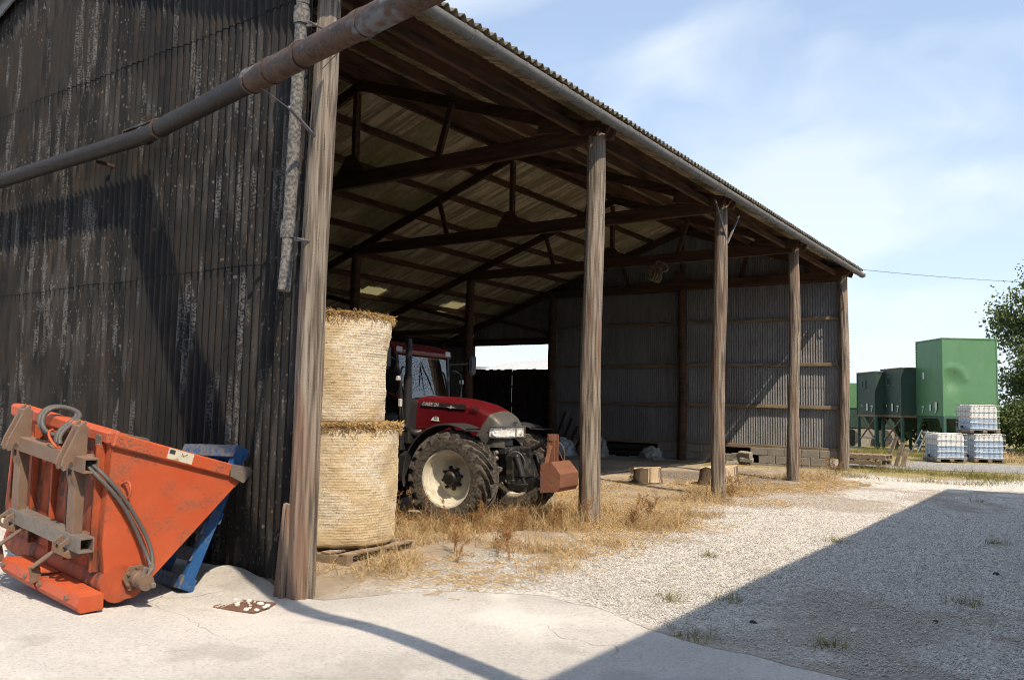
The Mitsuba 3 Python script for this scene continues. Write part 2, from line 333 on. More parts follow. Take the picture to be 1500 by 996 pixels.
# roof sheets
rf = barn + '__roof'
SLN = math.sqrt(1 + SL * SL)
for s in (1, -1):
    segs = [(-.06, 2.75, 0), (2.60, 5.68, 0)] if s > 0 else [(-.06, 2.75, 0), (2.60, 5.4, 0), (5.25, 8.0, 0), (7.85, 11.0, 0), (5.25, 7.75, 1), (7.70, 8.62, 2), (8.5, 11.0, 1)]
    for j, (a, b, sp_) in enumerate(segs):
        y = Y0 - .28; k = 0
        while y < Y1 + .2:
            special = s < 0 and k in (13, 17)
            if (sp_ > 0) != special and not (j < 2):
                y += 1.0185; k += 1; continue
            u = waves(1.09, .1455, 6)
            mm = [corr(u, a, b, .1455, .030, .008, 2, 0., .01, k + 40 * j, 1., sk_) for sk_ in (('over', 'under') if s > 0 else ('both',))]
            m = mm[0]
            lift = .03 - .009 * min(j, 3) + (.002 if k % 2 else 0)
            if s > 0: M = frame((XR, y + 1.09, ZR + lift), (0, -1, 0), np.array((1, 0, -SL)) / SLN, np.array((SL, 0, 1)) / SLN)
            else: M = frame((XR, y, ZR + lift), (0, 1, 0), np.array((-1, 0, -SL)) / SLN, np.array((-SL, 0, 1)) / SLN)
            sky_ = sp_ == 2
            part('skylight' if sky_ else 'sheet', xf(m, M), 'm_skylight' if sky_ else 'm_rooftop' if s > 0 else 'm_roof', rf, smooth=30)
            if len(mm) > 1: part('sheet_underside', xf(mm[1], M), 'm_roof', rf, smooth=30)
            y += 1.0185; k += 1
part('ridge_cap', [beam((XR, Y0 - .3, ZR + .05), (XR, Y1 + .3, ZR + .05), .30, .05)], 'm_roof', rf)
# purlins
for x in (.28, -.55, -1.65, -2.75, -3.85, -4.8, -5.2, -6.2, -7.3, -8.4, -9.5, -10.6, -11.7, -12.8, -13.9, -15.1):
    n = norm((SL * (1 if x > XR else -1), 0, 1)); c = np.array((x, 0, zr(x) - .005)) - n * .085
    part('purlin', beam((c[0], Y0 - .2, c[2]), (c[0], Y1 + .1, c[2]), .06, .17 if x != .28 else .10, n), 'm_purlin', rf)
part('fascia', beam((.34, Y0 - .25, 5.80), (.34, Y1 + .25, 5.80), .025, .13), 'm_darkboard', rf)
# eave plate
part('eave_plate', beam((-.15, Y0, 5.73), (-.15, Y1, 5.73), .07, .13), 'm_purlin', barn)
# posts
PY = [5.28, 10.57, 15.60, 20.52, 25.45]
PR = [.128, .150, .140, .137, .145]
for k, y in enumerate(PY):
    pk = part('post', pole(0, y, -.5, 5.68, PR[k] * 1.05, PR[k] * .88, 22, 60, k + 1, (.03, .03), .012), 'm_post', barn, smooth=40,
              label=['thick corner post with split face beside black gable', None, None, None, None][k])
    if k == 0:
        h = pole(-.09, 5.12, -.45, .72, .062, .050, 14, 24, 31, (.02, .03), .016)
        part('post_splint', h, 'm_post', pk, smooth=40)
    part('post_cap', cbox(-.14, .16, y - .12, y + .12, 5.68, 5.82), 'm_beam', pk)
for k, y in enumerate(PY[1:4]):
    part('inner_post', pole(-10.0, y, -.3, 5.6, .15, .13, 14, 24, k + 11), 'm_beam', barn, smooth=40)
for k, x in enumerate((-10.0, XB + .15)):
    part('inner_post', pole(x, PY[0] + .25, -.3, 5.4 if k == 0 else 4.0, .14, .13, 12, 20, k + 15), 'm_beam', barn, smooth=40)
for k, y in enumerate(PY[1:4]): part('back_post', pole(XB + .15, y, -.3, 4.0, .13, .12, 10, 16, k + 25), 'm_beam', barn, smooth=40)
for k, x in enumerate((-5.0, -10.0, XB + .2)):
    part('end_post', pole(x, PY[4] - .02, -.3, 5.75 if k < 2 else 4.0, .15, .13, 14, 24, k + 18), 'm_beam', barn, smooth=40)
# trusses
def rz(x): return zr(x) - .17 - .10
for k, y in enumerate(PY[1:] ):
    tr = newkey(barn + '__truss')
    yb = y if k < 3 else y - .12
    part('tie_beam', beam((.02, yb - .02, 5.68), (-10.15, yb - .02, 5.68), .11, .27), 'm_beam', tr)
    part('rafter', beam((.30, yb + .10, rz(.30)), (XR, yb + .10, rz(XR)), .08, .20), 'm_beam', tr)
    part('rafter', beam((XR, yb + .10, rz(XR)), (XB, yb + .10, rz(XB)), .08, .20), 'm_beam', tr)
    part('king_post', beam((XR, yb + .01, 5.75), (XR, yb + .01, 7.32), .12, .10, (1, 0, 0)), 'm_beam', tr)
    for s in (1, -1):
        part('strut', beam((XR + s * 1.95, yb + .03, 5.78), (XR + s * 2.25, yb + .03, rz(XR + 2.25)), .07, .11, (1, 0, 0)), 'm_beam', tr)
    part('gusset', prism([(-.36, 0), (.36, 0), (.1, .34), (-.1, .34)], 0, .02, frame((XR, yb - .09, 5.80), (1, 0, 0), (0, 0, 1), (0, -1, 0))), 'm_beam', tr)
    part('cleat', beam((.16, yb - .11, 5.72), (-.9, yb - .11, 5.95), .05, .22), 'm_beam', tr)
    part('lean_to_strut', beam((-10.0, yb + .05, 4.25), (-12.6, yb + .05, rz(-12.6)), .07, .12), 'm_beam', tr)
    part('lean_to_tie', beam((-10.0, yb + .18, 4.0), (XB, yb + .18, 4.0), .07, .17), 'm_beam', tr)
# far gable: galvanised sheets on rails over a block plinth
fw = barn + '__far_wall'
k = 0; runs = []
for xa_, xb_ in ((-.04, -10.05), (-10.05, -13.75), (-13.75, XB)):
    x = xa_
    while x > xb_ + .05: runs.append((x, min(.762, x - xb_))); x -= .6858
for x, wdt in runs:
    u = waves(wdt, .0762, 6); xs = x - wdt + u
    cols = [(.56, 2.46), (2.38, 4.28), (4.2, 9)]
    if -13.7 < x < -10.0: cols = [(4.04, 9)]
    for j, (a, b) in enumerate(cols):
        v1 = np.minimum(b, np.array([zr(q) for q in xs]) - .03)
        if v1.min() < a + .05: continue
        base = a + (rng.uniform(-.02, .02) if a != 4.04 else 0)
        m = corr(u, base, v1, .0762, .0095, .003, 3, 0., .02, k + 200)
        part('sheet', xf(m, frame((x - wdt, Y1 - .008 * j + rng.uniform(0, .004), 0), (1, 0, 0), (0, 0, 1), (0, -1, 0))), 'm_galv', fw, smooth=30)
    k += 1
for z, d in ((.56, .12), (1.80, .10), (3.07, .10), (4.45, .10), (5.62, .18)):
    for xa, xb in ((-.14, -4.88), (-5.12, -9.88)):
        part('rail', beam((xa, Y1 - .065, z), (xb, Y1 - .065, z + .03), .09, d), 'm_girt' if z < 5 else 'm_beam', fw)
for xa, za, xb, zb in ((-10.05, 0, -10.05, 4.05), (-13.75, 0, -13.75, 4.05), (-10.0, 4.08, -13.8, 4.08)):
    part('door_frame', beam((xa, Y1 - .05, za), (xb, Y1 - .05, zb), .16, .14, (0, 1, 0)), 'm_darkboard', fw)
# boarded doors below the opening
for s in range(2):
    dk = newkey(fw + '__door'); xa = -10.12 - s * 1.8
    for j in range(10): 
        part('plank', cbox(xa - (j + 1) * .178, xa - j * .178 - .006, Y1 + .02, Y1 + .045, .06 + rng.uniform(0, .03), 3.02 + rng.uniform(-.02, .02)), 'm_darkboard', dk)
    for z in (.5, 1.7, 2.85): part('ledge', cbox(xa - 1.78, xa, Y1 - .02, Y1 + .02, z - .08, z + .08), 'm_darkboard', dk)
    part('brace', beam((xa - 1.7, Y1 - .005, .55), (xa - .1, Y1 - .005, 1.65), .025, .12, (0, 1, 0)), 'm_darkboard', dk)
    for sx in (.25, 1.53): part('brace', beam((xa - sx - (.2 if sx < 1 else -.2), Y1 - .045, 2.8), (xa - sx + (.2 if sx < 1 else -.2), Y1 - .045, 2.35), .03, .14, (0, 1, 0)), 'm_darkboard', dk)
# back wall of the lean-to
bw = barn + '__back_wall'; y = Y0; k = 0
while y < Y1 - .05:
    u = waves(1.02, .12, 6); m = corr(u, .0, zr(XB) - .02, .12, .015, .005, 1, 0., .02, k)
    part('sheet', xf(m, frame((XB, y, 0), (0, 1, 0), (0, 0, 1), (1, 0, 0))), 'm_tar', bw, smooth=30); y += .96; k += 1
# block plinth: courses of concrete blocks with gaps
pb = barn + '__plinth'
bl = []
for c_ in range(3):
    xx = -.18 - (.26 if c_ % 2 else 0)
    while xx > -9.9:
        L = .52
        xm = xx - L / 2
        gap = (-3.62 < xm < -2.62 and c_ == 2) or (-3.3 < xm < -2.75) or (-8.3 < xm < -5.95 and c_ > 0) or (-9.0 < xm < -8.3 and c_ > 1) or (-7.3 < xm < -6.8)
        if not gap:
            part('block', xf(cbox(-L / 2 + .008, L / 2 - .008, -.11, .11, 0, .232, .012), rotz(rng.uniform(-.025, .025), (xm, Y1 - .02 - rng.uniform(0, .02), -.16 + c_ * .236))), 'm_block', pb)
        xx -= L
# gutter, brackets, downpipe
gt = barn + '__gutter'
a = np.linspace(PI * .97, 2 * PI + .09, 13); ro, ri = .085, .076
sec = np.r_[np.stack([np.cos(a) * ro, np.sin(a) * ro], 1), np.stack([np.cos(a[::-1]) * ri, np.sin(a[::-1]) * ri], 1)]
y = Y0 - .05
while y < Y1 + .35:
    L = min(1.83, Y1 + .4 - y)
    M = frame((.425, y, 5.765), (1, 0, 0), (0, 0, 1), (0, -1, 0)); M[:3, 2] *= -1
    part('length', prism(sec, 0, L, M), 'm_gutter', gt, smooth=40)
    s2 = np.r_[np.stack([np.cos(a) * .097, np.sin(a) * .097], 1), np.stack([np.cos(a[::-1]) * .087, np.sin(a[::-1]) * .087], 1)]
    part('collar', prism(s2, L - .07, L + .07, M), 'm_gutter', gt, smooth=40)
    for f_ in (.18, .52, .86):
        s3 = np.r_[np.stack([np.cos(a) * .094, np.sin(a) * .094], 1), np.stack([np.cos(a[::-1]) * .086, np.sin(a[::-1]) * .086], 1)]
        part('bracket', [prism(s3, L * f_, L * f_ + .03, M), cbox(.335, .345, y + L * f_, y + L * f_ + .03, 5.76, 5.86, .002)], 'm_gutter', gt)
    y += L
dp = barn + '__downpipe'
pts = [(.42, 5.30, 5.70), (.38, 5.26, 5.64), (.12, 5.10, 5.60), (-.02, 5.07, 5.50), (-.05, 5.07, 5.40)]
part('swan_neck', tube(spline(pts, 14), .062, 14), 'm_downpipe', dp, smooth=50)
pz = [(-.05, 5.07, 5.5), (-.075, 5.07, 4.8), (-.115, 5.07, 3.2)]
part('length', tube(np.array(pz), .058, 16), 'm_downpipe', dp, smooth=50)
part('length', tube(np.array([(-.112, 5.07, 3.3), (-.105, 5.06, 3.0), (-.085, 5.02, 2.66)]), [.056, .056, .056], 16), 'm_downpipe', dp, smooth=50)
for z, x in ((5.28, -.058), (3.24, -.114)):
    part('collar', lathe([(.058, -.08), (.073, -.08), (.078, 0), (.073, .08), (.058, .08)], 16, 'z', (x, 5.07, z)), 'm_downpipe', dp, smooth=30)
    part('clip', [beam((x, 5.07, z - .1), (x + .16, 5.12, z - .1), .02, .03), tube(np.array([(x + .14, 5.03, z - .1), (x + .14, 5.2, z - .1)]), .012, 6)], 'm_steelgrey', dp)
# steel stays at second bay post
vb = barn + '__eave_stay'
for p1 in ((.12, 15.1, 5.69), (.10, 16.5, 5.66)):
    part('strut', beam((.16, 15.66, 4.93), p1, .035, .035), 'm_steelgrey', vb)
part('stay_wire', tube(spline([(.02, 25.3, 5.3), (.08, 25.2, 5.0), (.05, 25.35, 4.7)], 8), .02, 6), 'm_gutter', barn)
# ------------------------------------------------------------------ the barn across the yard (throws the shadow at the right)
ob = thing('opposite_barn', 'grey corrugated barn across the yard, throwing its shadow on the gravel', 'barn')
OX, OY0, OY1, OH = 7.62, -22.0, 19.2, 5.5
def oz(x): return OH + .29 * (5.0 - abs(x - OX - 5.0))
wv = np.arange(0, OY1 - OY0 + .01, .0762 / 2)
for k in range(14):
    L = (OY1 - OY0) / 14; u = waves(L, .2, 4)
    for nm, xx in (('wall', OX + .25),):
        part('wall_sheet', xf(corr(u, -.1, OH + .02, .2, .02, .006, 1), frame((xx, OY0 + k * L, 0), (0, 1, 0), (0, 0, 1), (1, 0, 0))), 'm_galv', ob, smooth=30)
    for s in (1, -1):
        xe = OX if s < 0 else OX + 10.0
        m = corr(u, 0, math.hypot(5.0, 1.45) , .2, .02, .008, 1)
        part('roof_sheet', xf(m, frame((OX + 5, OY0 + k * L, OH + 1.45 + .03), (0, 1, 0), norm((s, 0, -.29)), norm((.29, 0, s)) * (-1 if s > 0 else 1))), 'm_roof', ob, smooth=30)
gp = [(OX + .25, -.1), (OX + 9.75, -.1), (OX + 9.75, OH - .02), (OX + 5, OH + 1.38), (OX + .25, OH - .02)]
for yy in (OY0 + .1, OY1 - .12): part('gable', prism(gp, 0, .06, frame((0, yy, 0), (1, 0, 0), (0, 0, 1), (0, -1, 0))), 'm_galv', ob)
part('gutter', tube(np.array([(OX - .03, OY0, OH - .02), (OX - .03, OY1, OH - .02)]), .06, 10), 'm_gutter', ob, smooth=40)

# ------------------------------------------------------------------ the overhead pipe
pp = thing('overhead_pipe', 'long dark steel pipe running along the black gable and out over the yard', 'pipe')
K = np.array((-2.53, 5.05, 4.55)); A0 = np.array((-15.0, 5.06, 4.42)); D = norm(np.array((2.56, 3.72, 4.16)) - K)
def PB(x):      # a point of the slanting run
    return K + (np.array((2.56, 3.72, 4.16)) - K) * (x - K[0]) / (2.56 - K[0])
RP = .092
part('pipe_length', tube(np.array([A0, A0 + (K - A0) * .5, K]), RP, 24), 'm_pipe', pp, smooth=50)
bend = spline([K + (A0 - K) * .04, K + (A0 - K) * .015, PB(-2.25), PB(-1.9)], 12)
part('bend', tube(bend, RP * 1.01, 24), 'm_pipe', pp, smooth=50)
part('pipe_length', tube(np.array([PB(-1.95), PB(.3)]), RP, 24), 'm_pipe', pp, smooth=50)
part('sleeve', tube(np.array([PB(.22), PB(.45), PB(.85), PB(1.15)]), np.array([.100, .105, .103, .100]), 26), 'm_rustpipe', pp, smooth=50)
part('pipe_length', tube(np.array([PB(1.1), PB(3), PB(5), PB(7.75)]), RP * 1.04, 24), 'm_rustpipe', pp, smooth=50)
def ringon(p, d, r, w): return tube(np.array([p - d * w / 2, p + d * w / 2]), r, 24)
dA = norm(K - A0)
for p, d, r, w in ((K - dA * .02, dA, .103, .05), (PB(-2.1), D, .106, .06), (PB(.24), D, .112, .035), (PB(.62), D, .111, .02), (PB(1.13), D, .109, .05), (PB(2.0), D, .103, .10), (PB(3.6), D, .104, .06)):
    part('flange', ringon(p, d, r, w), 'm_rustpipe', pp, smooth=40)
part('strap', beam(K + np.array((-.42, -.03, .10)), K + np.array((.30, -.07, .10)), .05, .02), 'm_rustpipe', pp); part('strap', beam(PB(-1.95) + np.array((0, 0, .10)), PB(-1.55) + np.array((0, 0, .10)), .04, .025), 'm_rustpipe', pp)
for x in (-12.5, -9.5, -6.7, -3.6): part('wall_bracket', beam(A0 + dA * (x + 15) + np.array((0, 0, -.12)), A0 + dA * (x + 15) + np.array((0, .24, -.12)), .04, .04), 'm_rustpipe', pp)
part('stay_rod', [tube(np.array([PB(.42) + np.array((0, 0, -.10)), PB(.42) * .45 + np.array((.13, 5.12, 4.10)) * .55]), .006, 6), beam(PB(.42) * .52 + np.array((.13, 5.12, 4.10)) * .48, (.135, 5.12, 4.10), .03, .03)], 'm_steelgrey', pp)
part('stay_bar', beam((.16, 5.18, 4.78), PB(2.02) + np.array((0, .03, .02)), .008, .075, (.3, .5, .8)), 'm_steelgrey', pp)

# ------------------------------------------------------------------ orange bucket
def orange_col(p, n, uv):
    f = fbm(p.x * 5, p.y * 5, p.z * 5, 4); s = fbm(p.x * 60, p.y * 60, p.z * 60, 4); g = fbm(p.x * 3.2 + 3, p.y * 3.2, p.z * 3.4, 5)
    c = mix((.407, .063, .022), (.459, .104, .041), f)
    c = mix(c, (.185, .096, .067), smoothstep(.46, .72, g) * smoothstep(.30, .65, s) * .8)
    return mix(c, (.089, .056, .041), smoothstep(.64, .76, s) * smoothstep(.4, .6, g) * .8)
mat('m_orange', proc(orange_col), .5, specular=.4)
def dirtyorange_col(p, n, uv):
    s = fbm(p.x * 7, p.y * 7, p.z * .9, 4); f = fbm(p.x * 45, p.y * 45, p.z * 20, 4)
    c = mix((.407, .074, .026), (.266, .074, .037), f)
    return mix(c, (.052, .041, .033), smoothstep(.45, .66, s) * (.5 + .5 * smoothstep(.3, .6, f)))
mat('m_orange_dirty', proc(dirtyorange_col), .6, specular=.3)
def rust_col(p, n, uv):
    f = fbm(p.x * 8, p.y * 8, p.z * 8, 4); s = fbm(p.x * 40, p.y * 40, p.z * 40, 3)
    c = mix((.118, .085, .067), (.200, .141, .104), f)
    return mix(c, (.222, .096, .044), smoothstep(.52, .70, s) * .6)
mat('m_rust', proc(rust_col), .6, specular=.4)
mat('m_worn', proc(lambda p, n, uv: mix((.126, .111, .100), (.237, .207, .185), fbm(p.x * 22, p.y * 22, p.z * 22, 4))), .5, metallic=.3)
mat('m_rubber', (.035, .033, .032), .55)
mat('m_hose', (.081, .078, .074), .6)
mat('m_sticker', proc(lambda p, n, uv: mix((.518, .488, .407), (.333, .259, .163), smoothstep(.55, .7, fbm(p.x * 30, p.y * 30, p.z * 30, 3)))), .5)
mat('m_ink', (.03, .03, .03), .6)
BO = np.array((-.46, 3.80, .035)); BA = np.array((0, 1., 0)); BB = np.array((-1., 0, .12)); BZ = np.array((0, 0, 1.))
BM = np.eye(4); BM[:3, 0], BM[:3, 1], BM[:3, 2], BM[:3, 3] = BA, BB, BZ, BO      # (s, t, z)
bk = thing('loader_bucket', 'orange steel loader bucket with rusty hitch frame, standing against the black gable', 'bucket')
def sz_poly(poly, t0, t1):           # a plate in the (s, z) plane
    m = trimesh.creation.extrude_polygon(sg.Polygon(poly), t1 - t0, engine='earcut')
    v = np.array(m.vertices); v = np.stack([v[:, 0], v[:, 2] + t0, v[:, 1]], 1)
    return xf(trimesh.Trimesh(v, m.faces[:, ::-1], process=False), BM)
def st_box(s0, s1, t0, t1, za, zb, c=.006): return xf(cbox(s0, s1, t0, t1, za, zb, c), BM)
W = 1.64
side = [(-.12, 1.30), (-.115, 1.22), (-.15, .45), (-.12, .22), (-.06, .06), (.03, .0), (.15, .0), (.22, .05), (.30, .14), (1.10, .86), (1.16, .98), (.62, 1.13)]
part('side_plate', sz_poly(side, 0, .012), 'm_orange', bk)
part('side_plate', sz_poly(side, W, W + .012), 'm_orange', bk)
shell = [(-.115, 1.28), (-.13, .85), (-.15, .45), (-.12, .22), (-.06, .06), (.03, .0), (.15, .0), (.30, .14), (.7, .50), (1.10, .86)]
sh = np.array(shell); th = .012
V, F = [], []
for t in (.012, W):
    for (s, z) in shell: V.append((s, t, z))
nsh = len(shell)
F = [(k, k + 1, nsh + k + 1, nsh + k) for k in range(nsh - 1)]
inner = [(s + .012, t, z + .012) for (s, t, z) in V]
F2 = F + [tuple(2 * nsh + np.array(f[::-1])) for f in F]
part('shell', xf(tm(np.array(V + inner), np.array(F2)), BM), 'm_orange_dirty', bk, smooth=25)
part('back_rim', st_box(-.16, -.04, -.005, W + .02, 1.235, 1.345, .02), 'm_orange', bk)
def rimbar(t):
    a, b = np.array((-.12, 1.285)), np.array((.99, .985))
    m = xf(beam((a[0], t, a[1]), (b[0], t, b[1]), .06, .115, (0, 0, 1), .012), BM); return m
r0 = part('side_rim', rimbar(-.012), 'm_orange', bk); part('side_rim', rimbar(W + .02), 'm_orange', bk)
for t in (-.012, W + .02):
    part('wear_tip', xf(hull([(.985, t + d, .935) for d in (-.034, .034)] + [(.985, t + d, 1.04) for d in (-.034, .034)] + [(1.20, t + d, 1.0) for d in (-.03, .03)] + [(1.235, t + d, .965) for d in (-.02, .02)] + [(1.13, t + d, .865) for d in (-.034, .034)]), BM), 'm_worn', bk, label='bare worn steel tip of the bucket side')
part('cutting_edge', xf(beam((1.12, .0, .875), (1.12, W, .875), .16, .02, norm((-.65, 0, .75))), BM), 'm_worn', bk)
# stiffeners on the back
for t in (.10, .52, .78, 1.12, 1.5):
    part('back_rib', st_box(-.19, -.12, t - .012, t + .012, .22, 1.23, .003), 'm_orange_dirty', bk)
part('rear_roll', xf(tube(np.array([(.0, .0, .13), (.0, W, .13)]), .15, 18), BM), 'm_orange_dirty', bk, smooth=40)
# hitch frame
hf = newkey(bk + '__hitch_frame')
def ptsm(*l): return xf(hull(l), BM)
for t in (.235, 1.16):
    part('upright', st_box(-.30, -.22, t - .055, t + .055, .33, 1.36, .004), 'm_rust', hf)
    # hook plates: a tongue that reaches back over a notch
    hook = [(-.24, 1.40), (-.28, 1.37), (-.395, 1.12), (-.415, 1.05), (-.40, 1.01), (-.375, 1.02), (-.355, 1.075), (-.335, 1.08), (-.32, 1.05), (-.32, .95), (-.30, .88), (-.24, .82)]
    # the hooks turn towards the left of the frame
    for d in (.0,):
        part('hook', sz_poly(hook, t + .03, t + .055), 'm_rust', hf)
        part('hook', sz_poly(hook, t - .055, t - .03), 'm_rust', hf)
    ear = [(-.22, .50), (-.33, .485), (-.395, .44), (-.395, .37), (-.33, .33), (-.22, .33)]
    hole = [(-.345 + .032 * math.cos(a), .41 + .032 * math.sin(a)) for a in np.linspace(0, 2 * PI, 12, endpoint=False)]
    for d in (-.06, .04):
        m = trimesh.creation.extrude_polygon(sg.Polygon(ear, [hole]), .02, engine='earcut'); v = np.array(m.vertices)
        part('pin_ear', xf(trimesh.Trimesh(np.stack([v[:, 0], v[:, 2] + t + d, v[:, 1]], 1), m.faces[:, ::-1], process=False), BM), 'm_rust', hf)
def rhs(z, w=.115):       # rectangular hollow section with open ends
    o = [(-.26 - .06, z - w / 2), (-.26 + .06, z - w / 2), (-.26 + .06, z + w / 2), (-.26 - .06, z + w / 2)]
    i_ = [(-.26 - .048, z - w / 2 + .012), (-.26 + .048, z - w / 2 + .012), (-.26 + .048, z + w / 2 - .012), (-.26 - .048, z + w / 2 - .012)]
    m = trimesh.creation.extrude_polygon(sg.Polygon(o, [i_]), 1.17, engine='earcut'); v = np.array(m.vertices)
    return xf(trimesh.Trimesh(np.stack([v[:, 0], v[:, 2] + .03, v[:, 1]], 1), m.faces[:, ::-1], process=False), BM)
part('crossbar', rhs(1.07), 'm_rust', hf); part('crossbar', rhs(.455), 'm_worn', hf)
for t in (.235, 1.16):
    for z in (.455, 1.07): part('standoff', st_box(-.22, -.12, t - .05, t + .05, z - .05, z + .05, .004), 'm_rust', hf)
# skids and straps
for t, l in ((.24, .32), (.89, .29)):
    sk = part('skid', xf(hull([(s, t + d, z) for d in (-l, l) for (s, z) in ((-.16, -.02), (-.34, -.02), (-.37, .03), (-.35, .10), (-.16, .10))]), BM), 'm_orange', bk)
    for d in (l * .8, -l * .5): part('bolt', xf(lathe([(0, .01), (.02, .01), (.02, -.01), (0, -.012)], 8, 'x', (-.37, t + d, .06)), BM), 'm_rust', sk)
    part('link', xf(cat([beam((-.27, t + .10, .40), (-.40, t + .31, .19), .02, .085, (.8, .5, .5)), beam((-.40, t + .31, .20), (-.37, t + .31, .06), .02, .085, (1, 0, 0))]), BM), 'm_rust', bk)
# hydraulic motor on the near side
mo = newkey(bk + '__hydraulic_motor')
part('flange_plate', xf(lathe([(0, 0), (.11, 0), (.11, -.02), (0, -.02)], 6, 'y', (.13, -.015, .165)), BM), 'm_rust', mo)
part('casing', xf(lathe([(0, -.02), (.062, -.02), (.066, -.03), (.066, -.09), (.058, -.10), (.058, -.15), (.065, -.155), (.065, -.19), (.0, -.195)], 18, 'y', (.13, -.0, .165)), BM), 'm_rust', mo, smooth=30)
for a in np.arange(6) * PI / 3 + .5: part('bolt', xf(lathe([(0, -.02), (.015, -.02), (.015, -.04), (0, -.04)], 6, 'y', (.13 + .085 * math.cos(a), -.015, .165 + .085 * math.sin(a))), BM), 'm_rust', mo)
part('union', xf(cat([tube(np.array([(.15, -.15, .20), (.19, -.16, .27)]), .024, 8), tube(np.array([(.11, -.15, .20), (.13, -.17, .28)]), .02, 8), cbox(.16, .20, -.215, -.17, .12, .16)]), BM), 'm_worn', mo)
for d, e in ((0, 0), (.045, .035)):
    part('hose', xf(tube(spline([(-.26 + d * .4, .18 - e, 1.10), (-.24 + d, .06 - e, 1.03), (-.10 + d, -.03 - e * .5, .86), (.05 + d, -.045 - e * .5, .64), (.15 + d, -.055 - e, .44), (.19 + d * .3, -.10 - e, .32), (.19, -.155, .26 + d * .3)], 34), .017, 10), BM), 'm_hose', bk, smooth=50)
    part('hose_end', xf(tube(np.array([(.19 + d * .1, -.13 - e * .5, .30), (.19, -.155, .25)]), .022, 8), BM), 'm_worn', bk)
for e in (0, .05):
    part('hose', xf(tube(spline([(-.2, .78 - e, 1.20), (-.28, .86 - e, 1.30), (-.20, .90 - e, 1.40), (-.08, .80 - e, 1.42), (-.06, .68 - e, 1.38), (-.20, .62 - e, 1.28), (-.26, .58 - e, 1.16)], 30), .02, 10), BM), 'm_hose', bk, smooth=50)
part('hose_hook', xf(tube(spline([(-.02, -.005, .92), (-.0, -.09, .93), (.0, -.10, .88), (.0, -.07, .82), (.0, -.0, .80)], 14), .011, 8), BM), 'm_orange', bk, smooth=50)
part('hose_tie', xf(tube(spline([(-.27, .64, 1.26), (-.33, .58, 1.22), (-.3, .5, 1.14), (-.25, .62, 1.18)], 14), .01, 6), BM), 'm_orange', bk, smooth=50)
sx = norm((1.11, 0, -.30)); su = np.cross((0, -1, 0), sx); su = su if su[2] > 0 else -su
SM = BM @ frame((.35, -.0435, 1.165), sx, su, np.cross(sx, su))
st_ = part('sticker', xf(cbox(0, .25, -.045, .045, 0, .002, .0005), SM), 'm_sticker', bk, label='peeling cream sticker on the bucket rim')
part('print', [xf(m, SM) for m in (cbox(.012, .065, .0, .035, .002, .004, .0005), beam((.13, .03, .003), (.15, .0, .003), .006, .002), beam((.15, .0, .003), (.185, .03, .003), .006, .002))], 'm_ink', st_)
part('sticker', st_box(-.166, -.16, .08, .17, 1.20, 1.30, .002), 'm_worn', bk)

# ------------------------------------------------------------------ blue pallet
def blue_col(p, n, uv):
    g = fbm(p.x * 20, p.y * 20, p.z * 9, 3); f = fbm(p.x * 7, p.y * 7, p.z * 5, 4)
    c = mix((.009, .056, .200), (.022, .111, .311), g)
    return mix(c, (.133, .133, .126), smoothstep(.50, .75, f * .5 + .5 * fbm(p.x * 50, p.y * 50, p.z * 50, 3)) * .7)
mat('m_blue', proc(blue_col), .6, specular=.3)
mat('m_blue_worn', proc(lambda p, n, uv: mix((.022, .081, .222), (.141, .133, .118), smoothstep(.35, .6, fbm(p.x * 30, p.y * 30, p.z * 30, 4)))), .75)
def pallet(key, M, m1, m2, L=1.35, W_=1.12, open_top=False):
    """x along its length (deck boards run across), y across, z out of the deck."""
    for k in range(3): part('stringer', xf(cbox(0, L, k * (W_ - .09) / 2, k * (W_ - .09) / 2 + .09, .02, .118, .004), M), m1, key)
    n = 6
    for k in range(n): part('deck_board', xf(cbox(k * (L - .12) / (n - 1), k * (L - .12) / (n - 1) + .12, 0, W_, .12, .143, .004), M), m2, key)
    for k in (0, 1, 2): part('bottom_board', xf(cbox(k * (L - .11) / 2, k * (L - .11) / 2 + .11, 0, W_, -.005, .018, .004), M), m1, key)
pl_ = thing('blue_pallet', 'blue painted wooden pallet leaning on the black gable behind the orange bucket', 'pallet')
F0 = np.array((-.70, 4.50, -.02)); F1 = np.array((-.66, 5.02, 1.23))
ex = norm(F1 - F0); ey = np.array((-.95, .20, .06)); ey = norm(ey - ex * (ey @ ex)); ez = np.cross(ex, ey)
if ez[1] > 0: ez = -ez
PM = frame(F0 - ez * .143, ex, ey, ez)
if np.linalg.det(PM[:3, :3]) < 0: pass
pallet(pl_, PM, 'm_blue', 'm_blue_worn', np.linalg.norm(F1 - F0))

# ------------------------------------------------------------------ drain by the corner post
mat('m_drain', proc(lambda p, n, uv: mix((.094, .045, .030), (.178, .106, .077), fbm(p.x * 20, p.y * 20, p.z * 20, 3))), .85)
mat('m_chalk', (.577, .562, .533), .9)
dk = thing('drain_cover', 'rusty iron drain cover in the hollow beside the corner post', 'drain cover')
DM = rotz(.35, (-.10, 4.74, z1(-.10, 4.74) + .028)) @ np.diag([.8, .8, .8, 1])
part('frame', [xf(cbox(-.27, .27, s * .2 - .02, s * .2 + .02, -.03, .012), DM) for s in (-1, 1)] + [xf(cbox(s * .25 - .02, s * .25 + .02, -.18, .18, -.03, .012), DM) for s in (-1, 1)], 'm_drain', dk)
for k in range(9): part('bar', xf(cbox(-.21 + k * .05, -.178 + k * .05, -.18, .18, -.02, .006, .004), DM), 'm_drain', dk)
part('backing', xf(cbox(-.24, .24, -.18, .18, -.06, -.03), DM), 'm_drain', dk)
base = trimesh.creation.icosphere(1)
